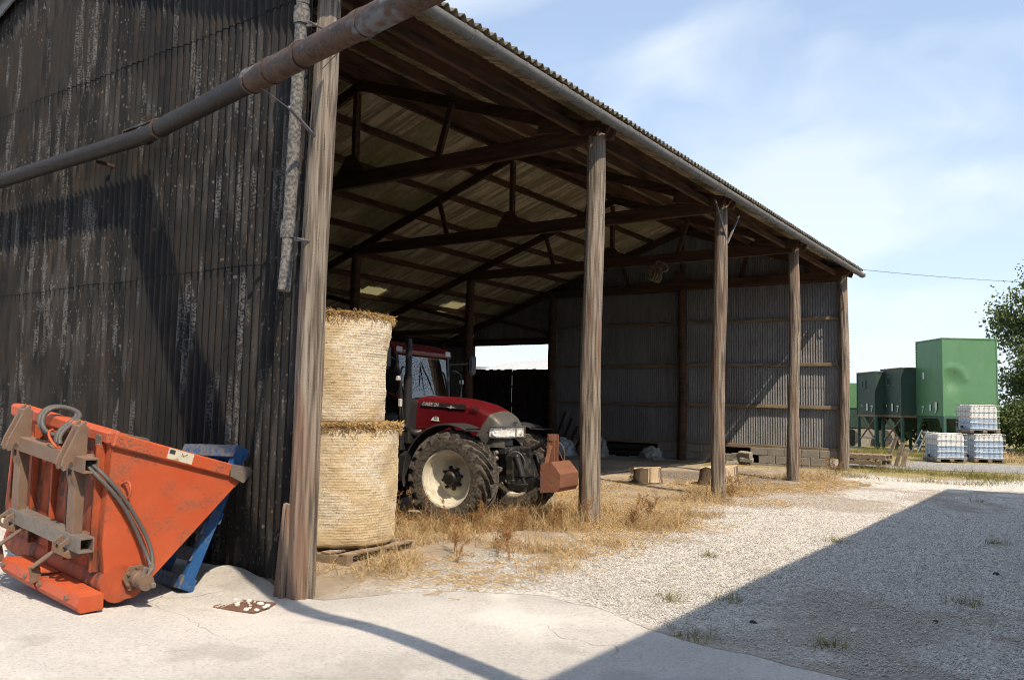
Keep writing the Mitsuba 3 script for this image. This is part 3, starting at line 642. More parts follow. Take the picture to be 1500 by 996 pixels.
def lump(r, seed, sq=(1, .8, .6)):
    v = base.vertices * (1 + .5 * (meshkit.noise(base.vertices * 1.7 + seed * 7.1, seed)[:, None] - .5)) * np.array(sq) * r
    return trimesh.Trimesh(v, base.faces, process=False)
for k in range(15):
    a, b = rng.uniform(-.3, .3), rng.uniform(-.22, .2); r = rng.uniform(.012, .034)
    p = (DM @ np.array((a, b, 0, 1)))[:3]
    m = xf(lump(r, k), rotz(rng.uniform(0, 6), (p[0], p[1], p[2] + r * .45)))
    o = part('chalk_stone', m, 'm_chalk', None, smooth=True); tag(o, 'small white chalk stone lying on the rusty drain cover', 'stone', 'chalk stones on the drain')

# ------------------------------------------------------------------ straw bales
def net_col(p, n, uv):
    f = fbm(p.x * 9, p.y * 9, p.z * 9, 4); s = fbm(p.x * 60, p.y * 60, p.z * 25, 3); b = fbm(p.x * 2.3, p.y * 2.3, p.z * 2.0 + 4, 3)
    c = mix((.429, .326, .192), (.592, .503, .355), f * .6 + s * .4)
    c = mix(c, (.622, .585, .511), smoothstep(.42, .62, b) * smoothstep(.25, .6, s) * .8)
    return mix(c, (.296, .200, .089), smoothstep(.62, .75, s) * .5)
def net_bump(p, n, uv):
    w = p.z + .012 * (fbm(p.x * 4, p.y * 4, p.z * 3, 2) - .5)
    return (.5 + .5 * dr.sin(w * 2 * PI / .030)) * noise(p.x * 9, p.y * 9, p.z * 30) + 1.5 * fbm(p.x * 40, p.y * 40, p.z * 40, 3)
mat('m_net', proc(net_col), .9, net_bump, .0045, 2e-3, specular=.1)
mat('m_straw', proc(lambda p, n, uv: mix((.355, .229, .092), (.548, .414, .222), fbm(p.x * 30, p.y * 30, p.z * 30, 2))), .85, specular=.15)
mat('m_netwhite', (.577, .562, .518), .7)
def bale(cx, cy, z0, H, r, label, seed, taper=0.):
    k = thing('straw_bale', label, 'straw bale')
    prof = [(0, 0), (r * .86, 0), (r * .96, .03), (r * .985, .10), (r, H * .3), (r * 1.0, H * .6), (r * (1.0 + taper), H * .86), (r * (.985 + taper), H * .95), (r * (.92 + taper), H), (0, H + .03)]
    pr = np.array(prof); s = np.r_[0, np.cumsum(np.hypot(*np.diff(pr, axis=0).T))]; tq = np.linspace(0, s[-1], 120)
    m = lathe(np.stack([np.interp(tq, s, pr[:, 0]), np.interp(tq, s, pr[:, 1])], 1), 140)
    v = np.array(m.vertices); a = np.arctan2(v[:, 1], v[:, 0])
    d = .10 * (meshkit.fbm(np.stack([np.cos(a) * 1.6, np.sin(a) * 1.6, v[:, 2] * 1.5 + seed], -1), 3, seed) - .5)
    d += .012 * (meshkit.noise(np.stack([np.cos(a) * 9, np.sin(a) * 9, v[:, 2] * 22 + seed], -1), seed) - .5)
    rr = np.hypot(v[:, 0], v[:, 1]); q = np.clip(rr / r, 0, 1); v[:, :2] *= (1 + d * q / np.maximum(rr, .05))[:, None]
    m = trimesh.Trimesh(v + np.array((cx, cy, z0)), m.faces, process=False)
    part('netted_straw', m, 'm_net', k, smooth=True)
    rg = np.random.default_rng(seed)
    # loose straw at the top rim and ends
    n = 5000; a = rg.uniform(0, 2 * PI, n); rad = r * (1 + taper) * np.sqrt(rg.uniform(.55, 1.0, n)); edge = rg.uniform(0, 1, n) < .6
    rad = np.where(edge, r * (1.0 + taper) * rg.uniform(.90, .985, n), rad)
    zz = np.where(edge, z0 + H - np.abs(rg.normal(0, .045, n)) , z0 + H + .01)
    P = np.stack([cx + rad * np.cos(a), cy + rad * np.sin(a), zz], 1)
    L = rg.uniform(.025, .085, n); az = a + rg.normal(0, .9, n) + np.where(rg.uniform(size=n) < .5, PI / 2, -PI / 2) * rg.uniform(.3, 1, n); el = rg.normal(.02, .30, n)
    E = P + np.stack([np.cos(az) * np.cos(el), np.sin(az) * np.cos(el), np.sin(el)], 1) * L[:, None]
    lim = r * (1 + taper) * 1.07
    part('loose_straw', sticks(P, E, rg.uniform(.002, .0042, n)), 'm_straw', k, kind='stuff')
    return k
def sticks(P, E, w):
    d = E - P; d /= np.linalg.norm(d, axis=1, keepdims=True) + 1e-9
    s = np.cross(d, np.array((.3, .2, 1.0))); s /= np.linalg.norm(s, axis=1, keepdims=True) + 1e-9; t = np.cross(d, s)
    w = np.asarray(w)[:, None]; M_ = (P + E) / 2 + t * 0
    V = np.stack([P + s * w, P - s * w * .5 + t * w * .87, P - s * w * .5 - t * w * .87, E + s * w, E - s * w * .5 + t * w * .87, E - s * w * .5 - t * w * .87], 1).reshape(-1, 3)
    b = np.arange(len(P))[:, None] * 6
    F = np.vstack([b + np.array([f]) for f in ((0, 1, 4), (0, 4, 3), (1, 2, 5), (1, 5, 4), (2, 0, 3), (2, 3, 5))])
    return trimesh.Trimesh(V, F, process=False)
bale(-1.0, 6.72, .10, 1.31, .615, 'lower round straw bale of the stack, standing on a wooden pallet', 3, .03)
bale(-1.09, 6.66, 1.42, 1.20, .575, 'upper round straw bale, stacked on top of the lower one', 8, .045)
mat('m_pallet', proc(wood((.118, .092, .067), (.266, .215, .155), (.178, .111, .067), 1., .5, 0)), .9)
pb_ = thing('wooden_pallet', 'weathered wooden pallet under the straw bales', 'pallet')
pallet(pb_, rotz(.1, (-1.62, 6.05, -.05)), 'm_pallet', 'm_pallet', 1.3, 1.2)
# ------------------------------------------------------------------ tractor
mat('m_red', (.092, .004, .008), .32, clearcoat=.6, clearcoat_gloss=.85, specular=.5)
mat('m_black', (.022, .022, .024), .42, specular=.4)
mat('m_nose', proc(lambda p, n, uv: mix((.056, .056, .053), (.104, .100, .089), fbm(p.x * 30, p.y * 30, p.z * 30, 4))), .45)
mat('m_tyre', proc(lambda p, n, uv: mix((.030, .028, .027), (.111, .096, .078), smoothstep(.30, .75, fbm(p.x * 38, p.y * 38, p.z * 38, 4)))), .8)
mat('m_rim', proc(lambda p, n, uv: mix((.548, .525, .444), (.385, .333, .244), smoothstep(.56, .74, fbm(p.x * 7, p.y * 7, p.z * 7, 4)) * .7)), .45)
mat('m_iron', proc(lambda p, n, uv: mix((.015, .015, .016), (.059, .052, .044), smoothstep(.45, .7, fbm(p.x * 14, p.y * 14, p.z * 14, 3)))), .5, metallic=.2)
mat('m_chrome', (.92, .92, .92), .42, metallic=.4)
mat('m_pale', (.459, .459, .444), .4)
mat('m_mudguard', (.03, .03, .032), .5)
scene['m_glass'] = {'type': 'thindielectric', 'int_ior': 1.5}
scene['m_lens'] = {'type': 'thindielectric', 'int_ior': 1.35}
PSI = math.radians(6)
TU = np.array((math.cos(PSI), math.sin(PSI), 0)); TV = np.array((-math.sin(PSI), math.cos(PSI), 0))
TO = np.array((-1.52, 10.05, 0.))
TM = frame(TO, TU, TV, (0, 0, 1))
tk = thing('tractor', 'dark red tractor parked under the barn roof with its bonnet towards the yard', 'tractor')
def tp(name, m, mt, parent=None, smooth=False, **k):
    if isinstance(m, list): m = cat(m)
    return part(name, xf(m, TM), mt, parent or tk, smooth=smooth, **k)
def wheel(u, v, R, Rr, w, side, name, steer=0.):
    """side: -1 = the tractor's right (near) side."""
    WM = frame((u, v, R - .015), (math.cos(steer), math.sin(steer), 0), (-math.sin(steer) * 1, math.cos(steer), 0), (0, 0, 1))
    if side > 0: WM = WM @ np.diag([1, -1, 1, 1.])
    fl = side > 0
    def fx(m):
        m = xf(m, WM); return m
    k = newkey(tk + '__' + name); h = w / 2
    # outboard is local -y
    prof = [(Rr, h * .80), (Rr + .02, h * .98), (Rr + (R - Rr) * .45, h * 1.08), (R - .10, h * 1.0), (R - .068, h * .86), (R - .058, h * .4), (R - .055, 0)]
    prof = prof + [(r, -y) for r, y in prof[-2::-1]]
    ty = [lathe([(r, -y) for r, y in prof][::-1], 64, 'y')]
    n = 21 if R < .8 else 19
    for i in range(n):
        for s in (-1, 1):
            a0 = 2 * PI * (i + (.5 if s > 0 else 0)) / n
            for q in range(3):
                ts = np.array((-.06 + q * .36, -.06 + (q + 1) * .36 + .02)); pts = []
                for t in ts:
                    ang = a0 + (.40 if R < .8 else .34) * t * (1 + .25 * t); y = s * h * (1.02 * t)
                    rt = R - .0 * t; rb = R - .085 - (.05 * max(0, t - .75) * 4)
                    rt -= .045 * max(0, t - .8) * 4
                    for da in (-.030, .030):
                        pts.append(((rb) * math.cos(ang + da * 1.5), y, rb * math.sin(ang + da * 1.5))); pts.append((rt * math.cos(ang + da), y, rt * math.sin(ang + da)))
                ty.append(hull(pts))
    part('tyre', xf(fx(cat(ty)), TM), 'm_tyre', k, smooth=35)
    rp = [(Rr + .012, h * .82), (Rr + .022, h * .86), (Rr + .012, h * .90), (Rr - .012, h * .86), (Rr - .025, h * .72), (Rr - .035, h * .45), (Rr - .06, h * .36), (Rr - .075, h * .02), (Rr - .10, -h * .08), (Rr * .62, -h * .16), (Rr * .50, -h * .06), (Rr * .36, -h * .02), (.0, -h * .02)]
    part('rim', xf(fx(lathe([(r, -y) for r, y in rp], 48, 'y')), TM), 'm_rim', k, smooth=35)
    bk_ = [(Rr - .03, -h * .05), (Rr - .03, -h * .86), (Rr + .02, -h * .86), (Rr + .012, -h * .80)]
    part('rim_band', xf(fx(lathe([(r, -y) for r, y in bk_], 48, 'y')), TM), 'm_rim', k, smooth=35)
    hub = [lathe([(.13, .0), (.13, -.03), (.10, -.05), (.10, -.10), (.085, -.125), (.05, -.13), (.0, -.13)], 20, 'y')]
    for i in range(8):
        a = i * PI / 4 + .2; hub.append(lathe([(.022, 0), (.022, -.045), (0, -.045)], 6, 'y', (.15 * math.cos(a), 0, .15 * math.sin(a))))
    part('hub', xf(fx(cat(hub)), TM), 'm_iron', k, smooth=30)
    return k
TR = .955
wheel(.1, -TR, .655, .385, .40, -1, 'front_wheel'); wheel(.1, TR, .655, .385, .40, 1, 'front_wheel')
wheel(-2.50, -.98, .87, .48, .50, -1, 'rear_wheel'); wheel(-2.50, .98, .87, .48, .50, 1, 'rear_wheel')
# front mudguards
for s in (-1, 1):
    aa = np.linspace(math.radians(66), math.radians(192), 20); V = []
    for a in aa:
        r = .735 + .02 * math.sin(a)
        for (y, dr_) in ((-.21, -.02), (-.19, .0), (.19, .0), (.21, -.02)):
            V.append((.1 + r * math.cos(a) + dr_ * math.cos(a), s * TR + y, .64 + (r + dr_) * math.sin(a)))
        for (y, dr_) in ((.20, -.03), (.18, -.012), (-.18, -.012), (-.20, -.03)):
            V.append((.1 + (r + dr_) * math.cos(a), s * TR + y, .64 + (r + dr_) * math.sin(a)))
    F = [(k * 8 + i, k * 8 + (i + 1) % 8, (k + 1) * 8 + (i + 1) % 8, (k + 1) * 8 + i) for k in range(len(aa) - 1) for i in range(8)]
    m = tm(np.array(V), np.array(F))
    lip = hull([(.1 + .735 * math.cos(aa[0]) + q, s * TR + y, .64 + .735 * math.sin(aa[0]) + z) for q, z in ((-.02, .0), (.22, -.015), (-.02, -.02)) for y in (-.2, .2)])
    tp('mudguard', [m, lip], 'm_mudguard', smooth=30)
    tp('mudguard_stay', beam((.05, s * .55, .95), (.05, s * .95, 1.36), .05, .03), 'm_black')
# bonnet: lofted sections
us = np.r_[np.linspace(-.95, .2, 22), np.linspace(.24, .52, 14)]
def hsec(u):
    top = np.interp(u, [-.95, -.5, -.2, .1, .3, .42, .50, .54], [1.785, 1.77, 1.745, 1.685, 1.60, 1.53, 1.45, 1.36])
    half = np.interp(u, [-.95, -.2, .2, .40, .49, .54], [.43, .42, .405, .38, .33, .27])
    bot = np.interp(u, [-.95, -.6, .1, .52], [1.20, 1.14, 1.06, 1.05])
    pts = []
    a = np.linspace(0, PI / 2, 12)
    rc = min(.17, half * .6)
    rz_ = .10
    right = [(half - .015, bot), (half, bot + .12), (half, bot + .3 * (top - bot)), (half - .008, bot + .6 * (top - bot)), (half - .02, top - rz_ - .03)]
    for x in a[1:]: right.append((half - .02 - rc * (1 - math.cos(x)), top - rz_ - .03 + (rz_ + .0) * math.sin(x)))
    right.append((half * .3, top - .008)); right.append((0, top))
    left = [(-y, z) for y, z in right[-2::-1]]
    return right + left
S = [[(u, y, z) for y, z in hsec(u)] for u in us]; ns = len(S[0])
V = np.array(S).reshape(-1, 3); F = [(k * ns + i, (k + 1) * ns + i, (k + 1) * ns + i + 1, k * ns + i + 1) for k in range(len(us) - 1) for i in range(ns - 1)]
F = np.array(F)
V = np.vstack([V, [(us[-1], 0, 1.2)]]); cap = np.array([[(len(us) - 1) * ns + i, (len(us) - 1) * ns + i + 1, len(V) - 1] for i in range(ns - 1)])
hood = trimesh.Trimesh(V, np.vstack([F[:, [0, 1, 2]], F[:, [0, 2, 3]], cap]), process=False); hood.fix_normals()
pn = norm((1, 0, -.62)); po = np.array((.16, 0, 1.27))
red = trimesh.intersections.slice_mesh_plane(hood, -pn, po); nose = trimesh.intersections.slice_mesh_plane(hood, pn, po)
top_strip = None
hk = tp('bonnet', red, 'm_red', smooth=40)
tp('nose', nose, 'm_nose', smooth=40)
tp('bonnet_panel_line', [beam((-.9, s * .431, 1.30), (.05, s * .418, 1.28), .008, .012) for s in (-1, 1)], 'm_red', hk)
for s in (-1, 1):    # side decals
    DMx = frame((-.86, s * -.0, 0), (1, 0, 0), (0, 0, 1), (0, -1, 0))
ndir = norm((1, .016 / 1, -.10)); 
def decal(m, u0, z0, slope=-.075, y=-.428):
    ex_ = norm((1, .012, slope)); ez_ = np.array((0, -.96, .28)); ez_ = norm(ez_ - ex_ * (ez_ @ ex_)); ey_ = np.cross(ez_, ex_)
    return xf(m, frame((u0, y, z0), ex_, ey_, ez_))
mat('m_grey', (.30, .29, .30), .5)
mat('m_decal', (.018, .016, .018), .4)
tp('model_band', decal(cbox(0, .80, -.022, .05, -.004, .004, .001), -.86, 1.645, -.055, -.424), 'm_decal', hk)
tp('brand_lettering', decal(meshkit.text_mesh('CASE IH', .052, .004, True), -.83, 1.634, -.055, -.429), 'm_grey', hk, label='grey brand lettering on a dark band along the bonnet')
tp('star_emblem', decal(prism([(0, 0), (.07, .012), (.085, .04), (.10, .012), (.19, .004), (.10, -.008), (.085, -.02), (.07, -.008)], 0, .004), -.40, 1.612, -.055, -.429), 'm_grey', hk)
tp('model_number', decal(meshkit.text_mesh('140', .060, .004, True), .0, 1.585, -.16, -.424), 'm_decal', hk, label='black number 140 at the front of the bonnet side')
tri = prism([(0, 0), (.15, -.008), (.085, .155)], 0, .004)
tk2 = tp('triangle_sticker', decal(tri, -.66, 1.41, -.03, -.432), 'm_pale', hk, label='white triangular sticker on the side of the bonnet')
tp('sticker_print', decal(cat([lathe([(.012, 0), (.032, 0), (.032, .006), (.012, .006), (.012, 0)], 10, 'z', (.08, .045, 0))]), -.66, 1.41, -.03, -.434), 'm_steelgrey', tk2)
# headlights
for s in (-1, 1):
    o = [(.335, s * .40), (.42, s * .372), (.50, s * .325), (.535, s * .26), (.548, s * .02)]
    inn = [(u - .05, v * .93) for u, v in o]
    def slab(oo, za, zb, dz=.0):
        V = []; m = len(oo)
        for (u, v) in oo: V += [(u + dz, v, za), (u, v, zb)]
        F = [(2 * k, 2 * k + 1, 2 * k + 3, 2 * k + 2) for k in range(m - 1)]
        mm = tm(np.array(V), np.array(F)); return mm
    hl = newkey(tk + '__headlight')
    tp('reflector', slab([(u + .006, v * 1.012) for u, v in o], 1.205, 1.335), 'm_chrome', hl)
    part('lens', xf(slab([(u + .034, v * 1.05) for u, v in o], 1.195, 1.345, .0), TM), 'm_lens', hl)
    tp('surround', [beam((o[k][0] + .012, o[k][1] * 1.03, z), (o[k + 1][0] + .012, o[k + 1][1] * 1.03, z), .06, .018) for k in range(4) for z in (1.192, 1.348)], 'm_nose', hl)
    for u, v in ((.425, .385), (.50, .30), (.555, .15)):
        d = norm((.8, .5 * s, 0)); q = np.array((u, s * v, 1.27))
        tp('lamp_bowl', tube(np.array([q - d * .03, q + d * .012]), np.array([.02, .052]), 14, False), 'm_chrome', hl, smooth=40)
        tp('bulb', xf(base, frame(q - d * .005, (.016, 0, 0), (0, .016, 0), (0, 0, .016))), 'm_pale', hl, smooth=True)
tp('grille_badge', [cbox(.545, .553, -.06, .06, 1.395, 1.42, .002)], 'm_decal', None)
tp('grille_recess', [xf(cbox(-.09, .09, -.045, .045, -.004, .006, .002), frame((.535, -.17, 1.12), (.12, 1, 0), (0, 0, 1), (1, -.12, 0)))] + [xf(cbox(-.075, .075, -.035 + k * .018, -.027 + k * .018, .006, .010, .001), frame((.535, -.17, 1.12), (.12, 1, 0), (0, 0, 1), (1, -.12, 0))) for k in range(4)], 'm_black', None)
# chassis and running gear
tp('chassis', [cbox(-2.6, .30, -.22, .22, .62, 1.16, .03), cbox(.25, .60, -.20, .20, .62, 1.05, .03), cbox(-1.9, -.9, -.30, .30, .5, .9, .04)], 'm_iron')
tp('front_axle', [tube(np.array([(.1, -.80, .62), (.1, -.45, .60), (.1, 0, .55), (.1, .45, .60), (.1, .80, .62)]), np.array([.12, .09, .14, .09, .12]), 14), tube(np.array([(-.14, -.8, .62), (-.14, .8, .62)]), .03, 8)], 'm_iron', smooth=40)
tp('radiator_guard', [cbox(.30, .56, -.30, .30, .95, 1.06, .02), cbox(.52, .60, -.26, .26, .72, 1.02, .015)], 'm_black')
fl_ = newkey(tk + '__front_linkage')
tp('carrier', [cbox(.56, .78, -.14, .14, .62, .98, .02), cbox(.60, .72, -.34, .34, .53, .62, .02), cbox(.66, .82, -.07, .07, .94, 1.06, .01), cbox(.58, .70, -.33, -.26, .60, .95, .01), cbox(.58, .70, .26, .33, .60, .95, .01)], 'm_iron', fl_)
for s in (-1, 1):
    tp('lift_ram', [tube(np.array([(.74, s * .30, .92), (.84, s * .30, .66)]), .048, 12), tube(np.array([(.84, s * .30, .66), (.90, s * .31, .52)]), .022, 8), xf(base, frame((.74, s * .30, .93), (.05, 0, 0), (0, .05, 0), (0, 0, .05)))], 'm_black', fl_, smooth=40)
    tp('lower_arm', [beam((.62, s * .32, .52), (.95, s * .34, .50), .05, .10), beam((.95, s * .34, .50), (1.16, s * .36, .66), .05, .09), xf(base, frame((1.17, s * .36, .67), (.055, 0, 0), (0, .05, 0), (0, 0, .055)))], 'm_iron', fl_)
tp('top_link', [tube(np.array([(.80, 0, 1.02), (.95, 0, 1.10), (1.10, 0, 1.20)]), .026, 10), tube(np.array([(.86, 0, 1.05), (1.0, 0, 1.135)]), .037, 10), xf(base, frame((.79, 0, 1.01), (.045, 0, 0), (0, .03, 0), (0, 0, .045))), xf(base, frame((1.12, 0, 1.21), (.04, 0, 0), (0, .03, 0), (0, 0, .04)))], 'm_iron', fl_)
tp('hose', [tube(spline([(.66, .16, .9), (.78, .22, .98), (.86, .2, .85), (.80, .24, .7)], 12), .014, 6), tube(spline([(.6, -.3, .92), (.70, -.24, 1.0), (.80, -.2, .9), (.78, -.27, .72)], 12), .014, 6), tube(spline([(.4, -.38, 1.0), (.46, -.42, .85), (.42, -.40, .7)], 12), .014, 6)], 'm_rubber', fl_, smooth=40)
tp('coupling', [xf(base, frame((q, -.36, z), (.035, 0, 0), (0, .035, 0), (0, 0, .035))) for q, z in ((.44, .98), (.44, .90), (.36, .78), (.46, .70))] + [beam((.35, -.34, .78), (.52, -.34, .74), .05, .06)], 'm_worn', fl_)
# exhaust stack
ex_ = newkey(tk + '__exhaust')
tp('stack', tube(np.array([(-.99, -.58, 1.30), (-.99, -.58, 1.55), (-.99, -.58, 2.05), (-.99, -.58, 2.1), (-.99, -.58, 2.5), (-1.0, -.58, 2.62)]), np.array([.058, .066, .066, .05, .05, .048]), 16, False), 'm_black', ex_, smooth=40)
tp('elbow', tube(spline([(-.85, -.36, 1.25), (-.95, -.50, 1.22), (-.99, -.58, 1.32)], 8), .06, 12), 'm_black', ex_, smooth=40)
# cab
cb = newkey(tk + '__cab')
FB, FT, RB = -1.02, -1.16, -2.55
def pillar(a, b, w=.055): return beam(a, b, w, w + .02, (1, 0, 0), .012)
for s in (-1, 1):
    tp('front_pillar', pillar((FB, s * .60, 1.25), (FT, s * .70, 2.42)), 'm_black', cb)
    tp('middle_pillar', pillar((-1.95, s * .76, 1.3), (-1.92, s * .74, 2.42)), 'm_black', cb)
    tp('rear_pillar', pillar((RB, s * .66, 1.5), (RB + .1, s * .70, 2.42)), 'm_black', cb)
    tp('door_sill', cbox(-2.0, FB, s * .62 - .04, s * .62 + .04, .95, 1.30, .02), 'm_black', cb)
tp('floor', cbox(RB, FB, -.62, .62, .95, 1.10, .02), 'm_black', cb)
tp('dashboard', [hull([(u, v, z) for v in (-.25, .25) for u, z in ((-1.10, 1.1), (-1.40, 1.1), (-1.12, 1.86), (-1.36, 1.80))]), tube(np.array([(-1.4, 0, 1.75), (-1.5, 0, 1.9)]), .03, 8), lathe([(.17, 0), (.19, .012), (.17, .024), (.15, .012), (.17, 0)], 20, 'z', (-1.52, 0, 1.9))], 'm_black', cb)
tp('seat', [cbox(-2.2, -1.75, -.25, .25, 1.35, 1.5, .04), cbox(-2.3, -2.15, -.25, .25, 1.45, 2.1, .05)], 'm_rubber', cb)
tp('firewall', cbox(-1.04, -.93, -.60, .60, 1.05, 1.72, .02), 'm_black', cb)
rof = [(FT + .04, 2.40), (FT + .045, 2.52), (FT - .04, 2.60), (-1.5, 2.67), (-2.3, 2.67), (-2.62, 2.60), (-2.66, 2.50), (-2.62, 2.42)]
m = trimesh.creation.extrude_polygon(sg.Polygon(rof).buffer(-.03).buffer(.03, quad_segs=5), 1.56, engine='earcut'); v = np.array(m.vertices)
v = np.stack([v[:, 0], v[:, 2] - .78, v[:, 1]], 1); kk = np.clip((np.abs(v[:, 1]) - .6) / .18, 0, 1); v[:, 2] -= kk * .05 * (v[:, 2] > 2.45)
tp('roof', trimesh.Trimesh(v, m.faces[:, ::-1], process=False), 'm_red', cb, smooth=40)
tp('roof_lining', cbox(-2.55, FT - .02, -.70, .70, 2.36, 2.40, .01), 'm_black', cb)
for s in (-1, 1):
    tp('work_light', [xf(cbox(-.012, .012, -.07, .07, -.04, .04, .008), frame((FT + .045, s * .66, 2.47), (1, 0, 0), (0, 1, 0), (0, 0, 1)))], 'm_pale', cb)
part('windscreen', xf(tm([(FB + .02, -.58, 1.30), (FB + .02, .58, 1.30), (FT + .02, .68, 2.38), (FT + .02, -.68, 2.38)], [(0, 1, 2, 3)]), TM), 'm_glass', cb)
part('rear_window', xf(tm([(RB, -.62, 1.55), (RB, .62, 1.55), (RB + .08, .66, 2.38), (RB + .08, -.66, 2.38)], [(0, 1, 2, 3)]), TM), 'm_glass', cb)
for s in (-1, 1):
    part('door_glass', xf(tm([(FB - .04, s * .62, 1.30), (-1.95, s * .775, 1.30), (-1.92, s * .755, 2.38), (FT - .02, s * .715, 2.38)], [(0, 1, 2, 3)]), TM), 'm_glass', cb)
tp('wiper', [beam((FB + .045, .10, 1.80), (FT + .045, -.08, 2.30), .012, .018), beam((FB + .05, -.0, 1.95), (FT + .05, -.07, 2.25), .014, .02)], 'm_black', cb)
bc = tp('beacon', [lathe([(.05, 0), (.05, .03), (.04, .04), (.035, .09), (.02, .11), (0, .112)], 14, 'z', (-1.4, -.55, 2.64))], 'm_pale', cb, smooth=40)
for s in (-1, 1):
    mk = newkey(tk + '__mirror')
    tp('arm', tube(np.array([(FT + .02, s * .72, 2.30), (-.98, s * 1.08, 2.34), (-.97, s * 1.14, 2.34)]), .014, 8), 'm_black', mk)
    tp('housing', xf(cbox(-.04, .04, -.10, .10, -.17, .17, .035), frame((-.96, s * 1.18, 2.32), (1, 0, 0), (0, 1, 0), (0, 0, 1))), 'm_black', mk, smooth=30)
    tp('grab_rail', tube(spline([(FB, s * .66, 2.2), (FB + .06, s * .80, 2.15), (FB + .08, s * .82, 1.75), (FB + .06, s * .80, 1.42), (FB, s * .68, 1.38)], 18), .014, 8), 'm_black', mk, smooth=40)
    tp('marker_lamp', [xf(cbox(-.025, .025, -.045, .045, -.035, .035, .01), frame((FB + .06, s * .86, 2.02), (1, 0, 0), (0, 1, 0), (0, 0, 1))), xf(cbox(-.025, .025, -.025, .025, -.06, .06, .01), frame((FB + .08, s * .83, 1.66), (1, 0, 0), (0, 1, 0), (0, 0, 1)))], 'm_pale', mk)
for s in (-1, 1):   # rear wings and steps
    aa = np.linspace(.25, PI - .2, 16); V = []
    for a in aa:
        for rr_, y in ((.98, .62), (.98, 1.18), (.95, 1.18), (.95, .62)): V.append((-2.5 + rr_ * math.cos(a), s * y, .86 + rr_ * math.sin(a)))
    F = [(k * 4 + i, k * 4 + (i + 1) % 4, (k + 1) * 4 + (i + 1) % 4, (k + 1) * 4 + i) for k in range(len(aa) - 1) for i in range(4)]
    tp('rear_wing', tm(np.array(V), np.array(F)), 'm_red', smooth=30)
    tp('step', [cbox(-1.75, -1.35, s * .72 - .13, s * .72 + .13, z, z + .03, .008) for z in (.42, .68, .92)] + [cbox(-1.78, -1.75, s * .72 - .13, s * .72 + .13, .42, 1.0, .008)], 'm_iron')
tp('fuel_tank', cbox(-1.75, -.80, -.62, -.32, .50, .95, .07), 'm_black', smooth=30)

# ------------------------------------------------------------------ rusty ballast weight on the front linkage
mat('m_weight', proc(lambda p, n, uv: mix(mix((.155, .063, .037), (.229, .107, .067), fbm(p.x * 5, p.y * 5, p.z * 5, 4)), (.081, .041, .030), smoothstep(.55, .7, fbm(p.x * 60, p.y * 60, p.z * 60, 3)) * .7)), .75, specular=.25)
bw_ = thing('ballast_weight', 'rusty brown steel ballast block hung on the front of the tractor', 'weight')
WMX = TM @ frame((0, -.10, 0), (1, 0, 0), (0, 1, 0), (0, 0, 1))
prof = [(1.20, .47), (1.46, .50), (1.50, .56), (1.50, .74), (1.36, .90), (1.20, .86)]
m = trimesh.creation.extrude_polygon(sg.Polygon(prof).buffer(-.012).buffer(.012, quad_segs=2), .60, engine='earcut'); v = np.array(m.vertices)
part('block', xf(trimesh.Trimesh(np.stack([v[:, 0], v[:, 2] - .36, v[:, 1]], 1), m.faces[:, ::-1], process=False), WMX), 'm_weight', bw_)
part('head_plate', [xf(cbox(1.10, 1.22, .10 + s * .055 - .012, .10 + s * .055 + .012, .55, 1.26, .004), WMX) for s in (-1, 1)] + [xf(cbox(1.09, 1.13, .03, .17, .95, 1.10, .004), WMX), xf(cbox(1.12, 1.20, .02, .18, 1.16, 1.25, .01), WMX)], 'm_weight', bw_)
part('brace', [xf(beam((1.20, .10 + s * .30, .82), (1.14, .10 + s * .04, 1.12), .02, .06, (1, 0, 0)), WMX) for s in (-1, 1)], 'm_weight', bw_)
part('hitch_pin', [xf(tube(np.array([(1.16, s * .26 + .1, .67), (1.16, s * .42 + .1, .67)]), .022, 8), WMX) for s in (-1, 1)] + [xf(cbox(1.10, 1.23, s * .28 + .09, s * .28 + .11, .58, .76, .006), WMX) for s in (-1, 1)], 'm_weight', bw_)
part('cable', xf(tube(spline([(1.2, .17, 1.15), (1.30, .2, 1.0), (1.30, .2, .92), (1.36, .0, .90)], 14), .006, 6), WMX), 'm_rust', bw_)
part('blue_plate', xf(cbox(1.195, 1.215, -.36, -.24, .50, .74, .003), WMX), 'm_blue', bw_, label='flaking blue plate on the side of the weight')
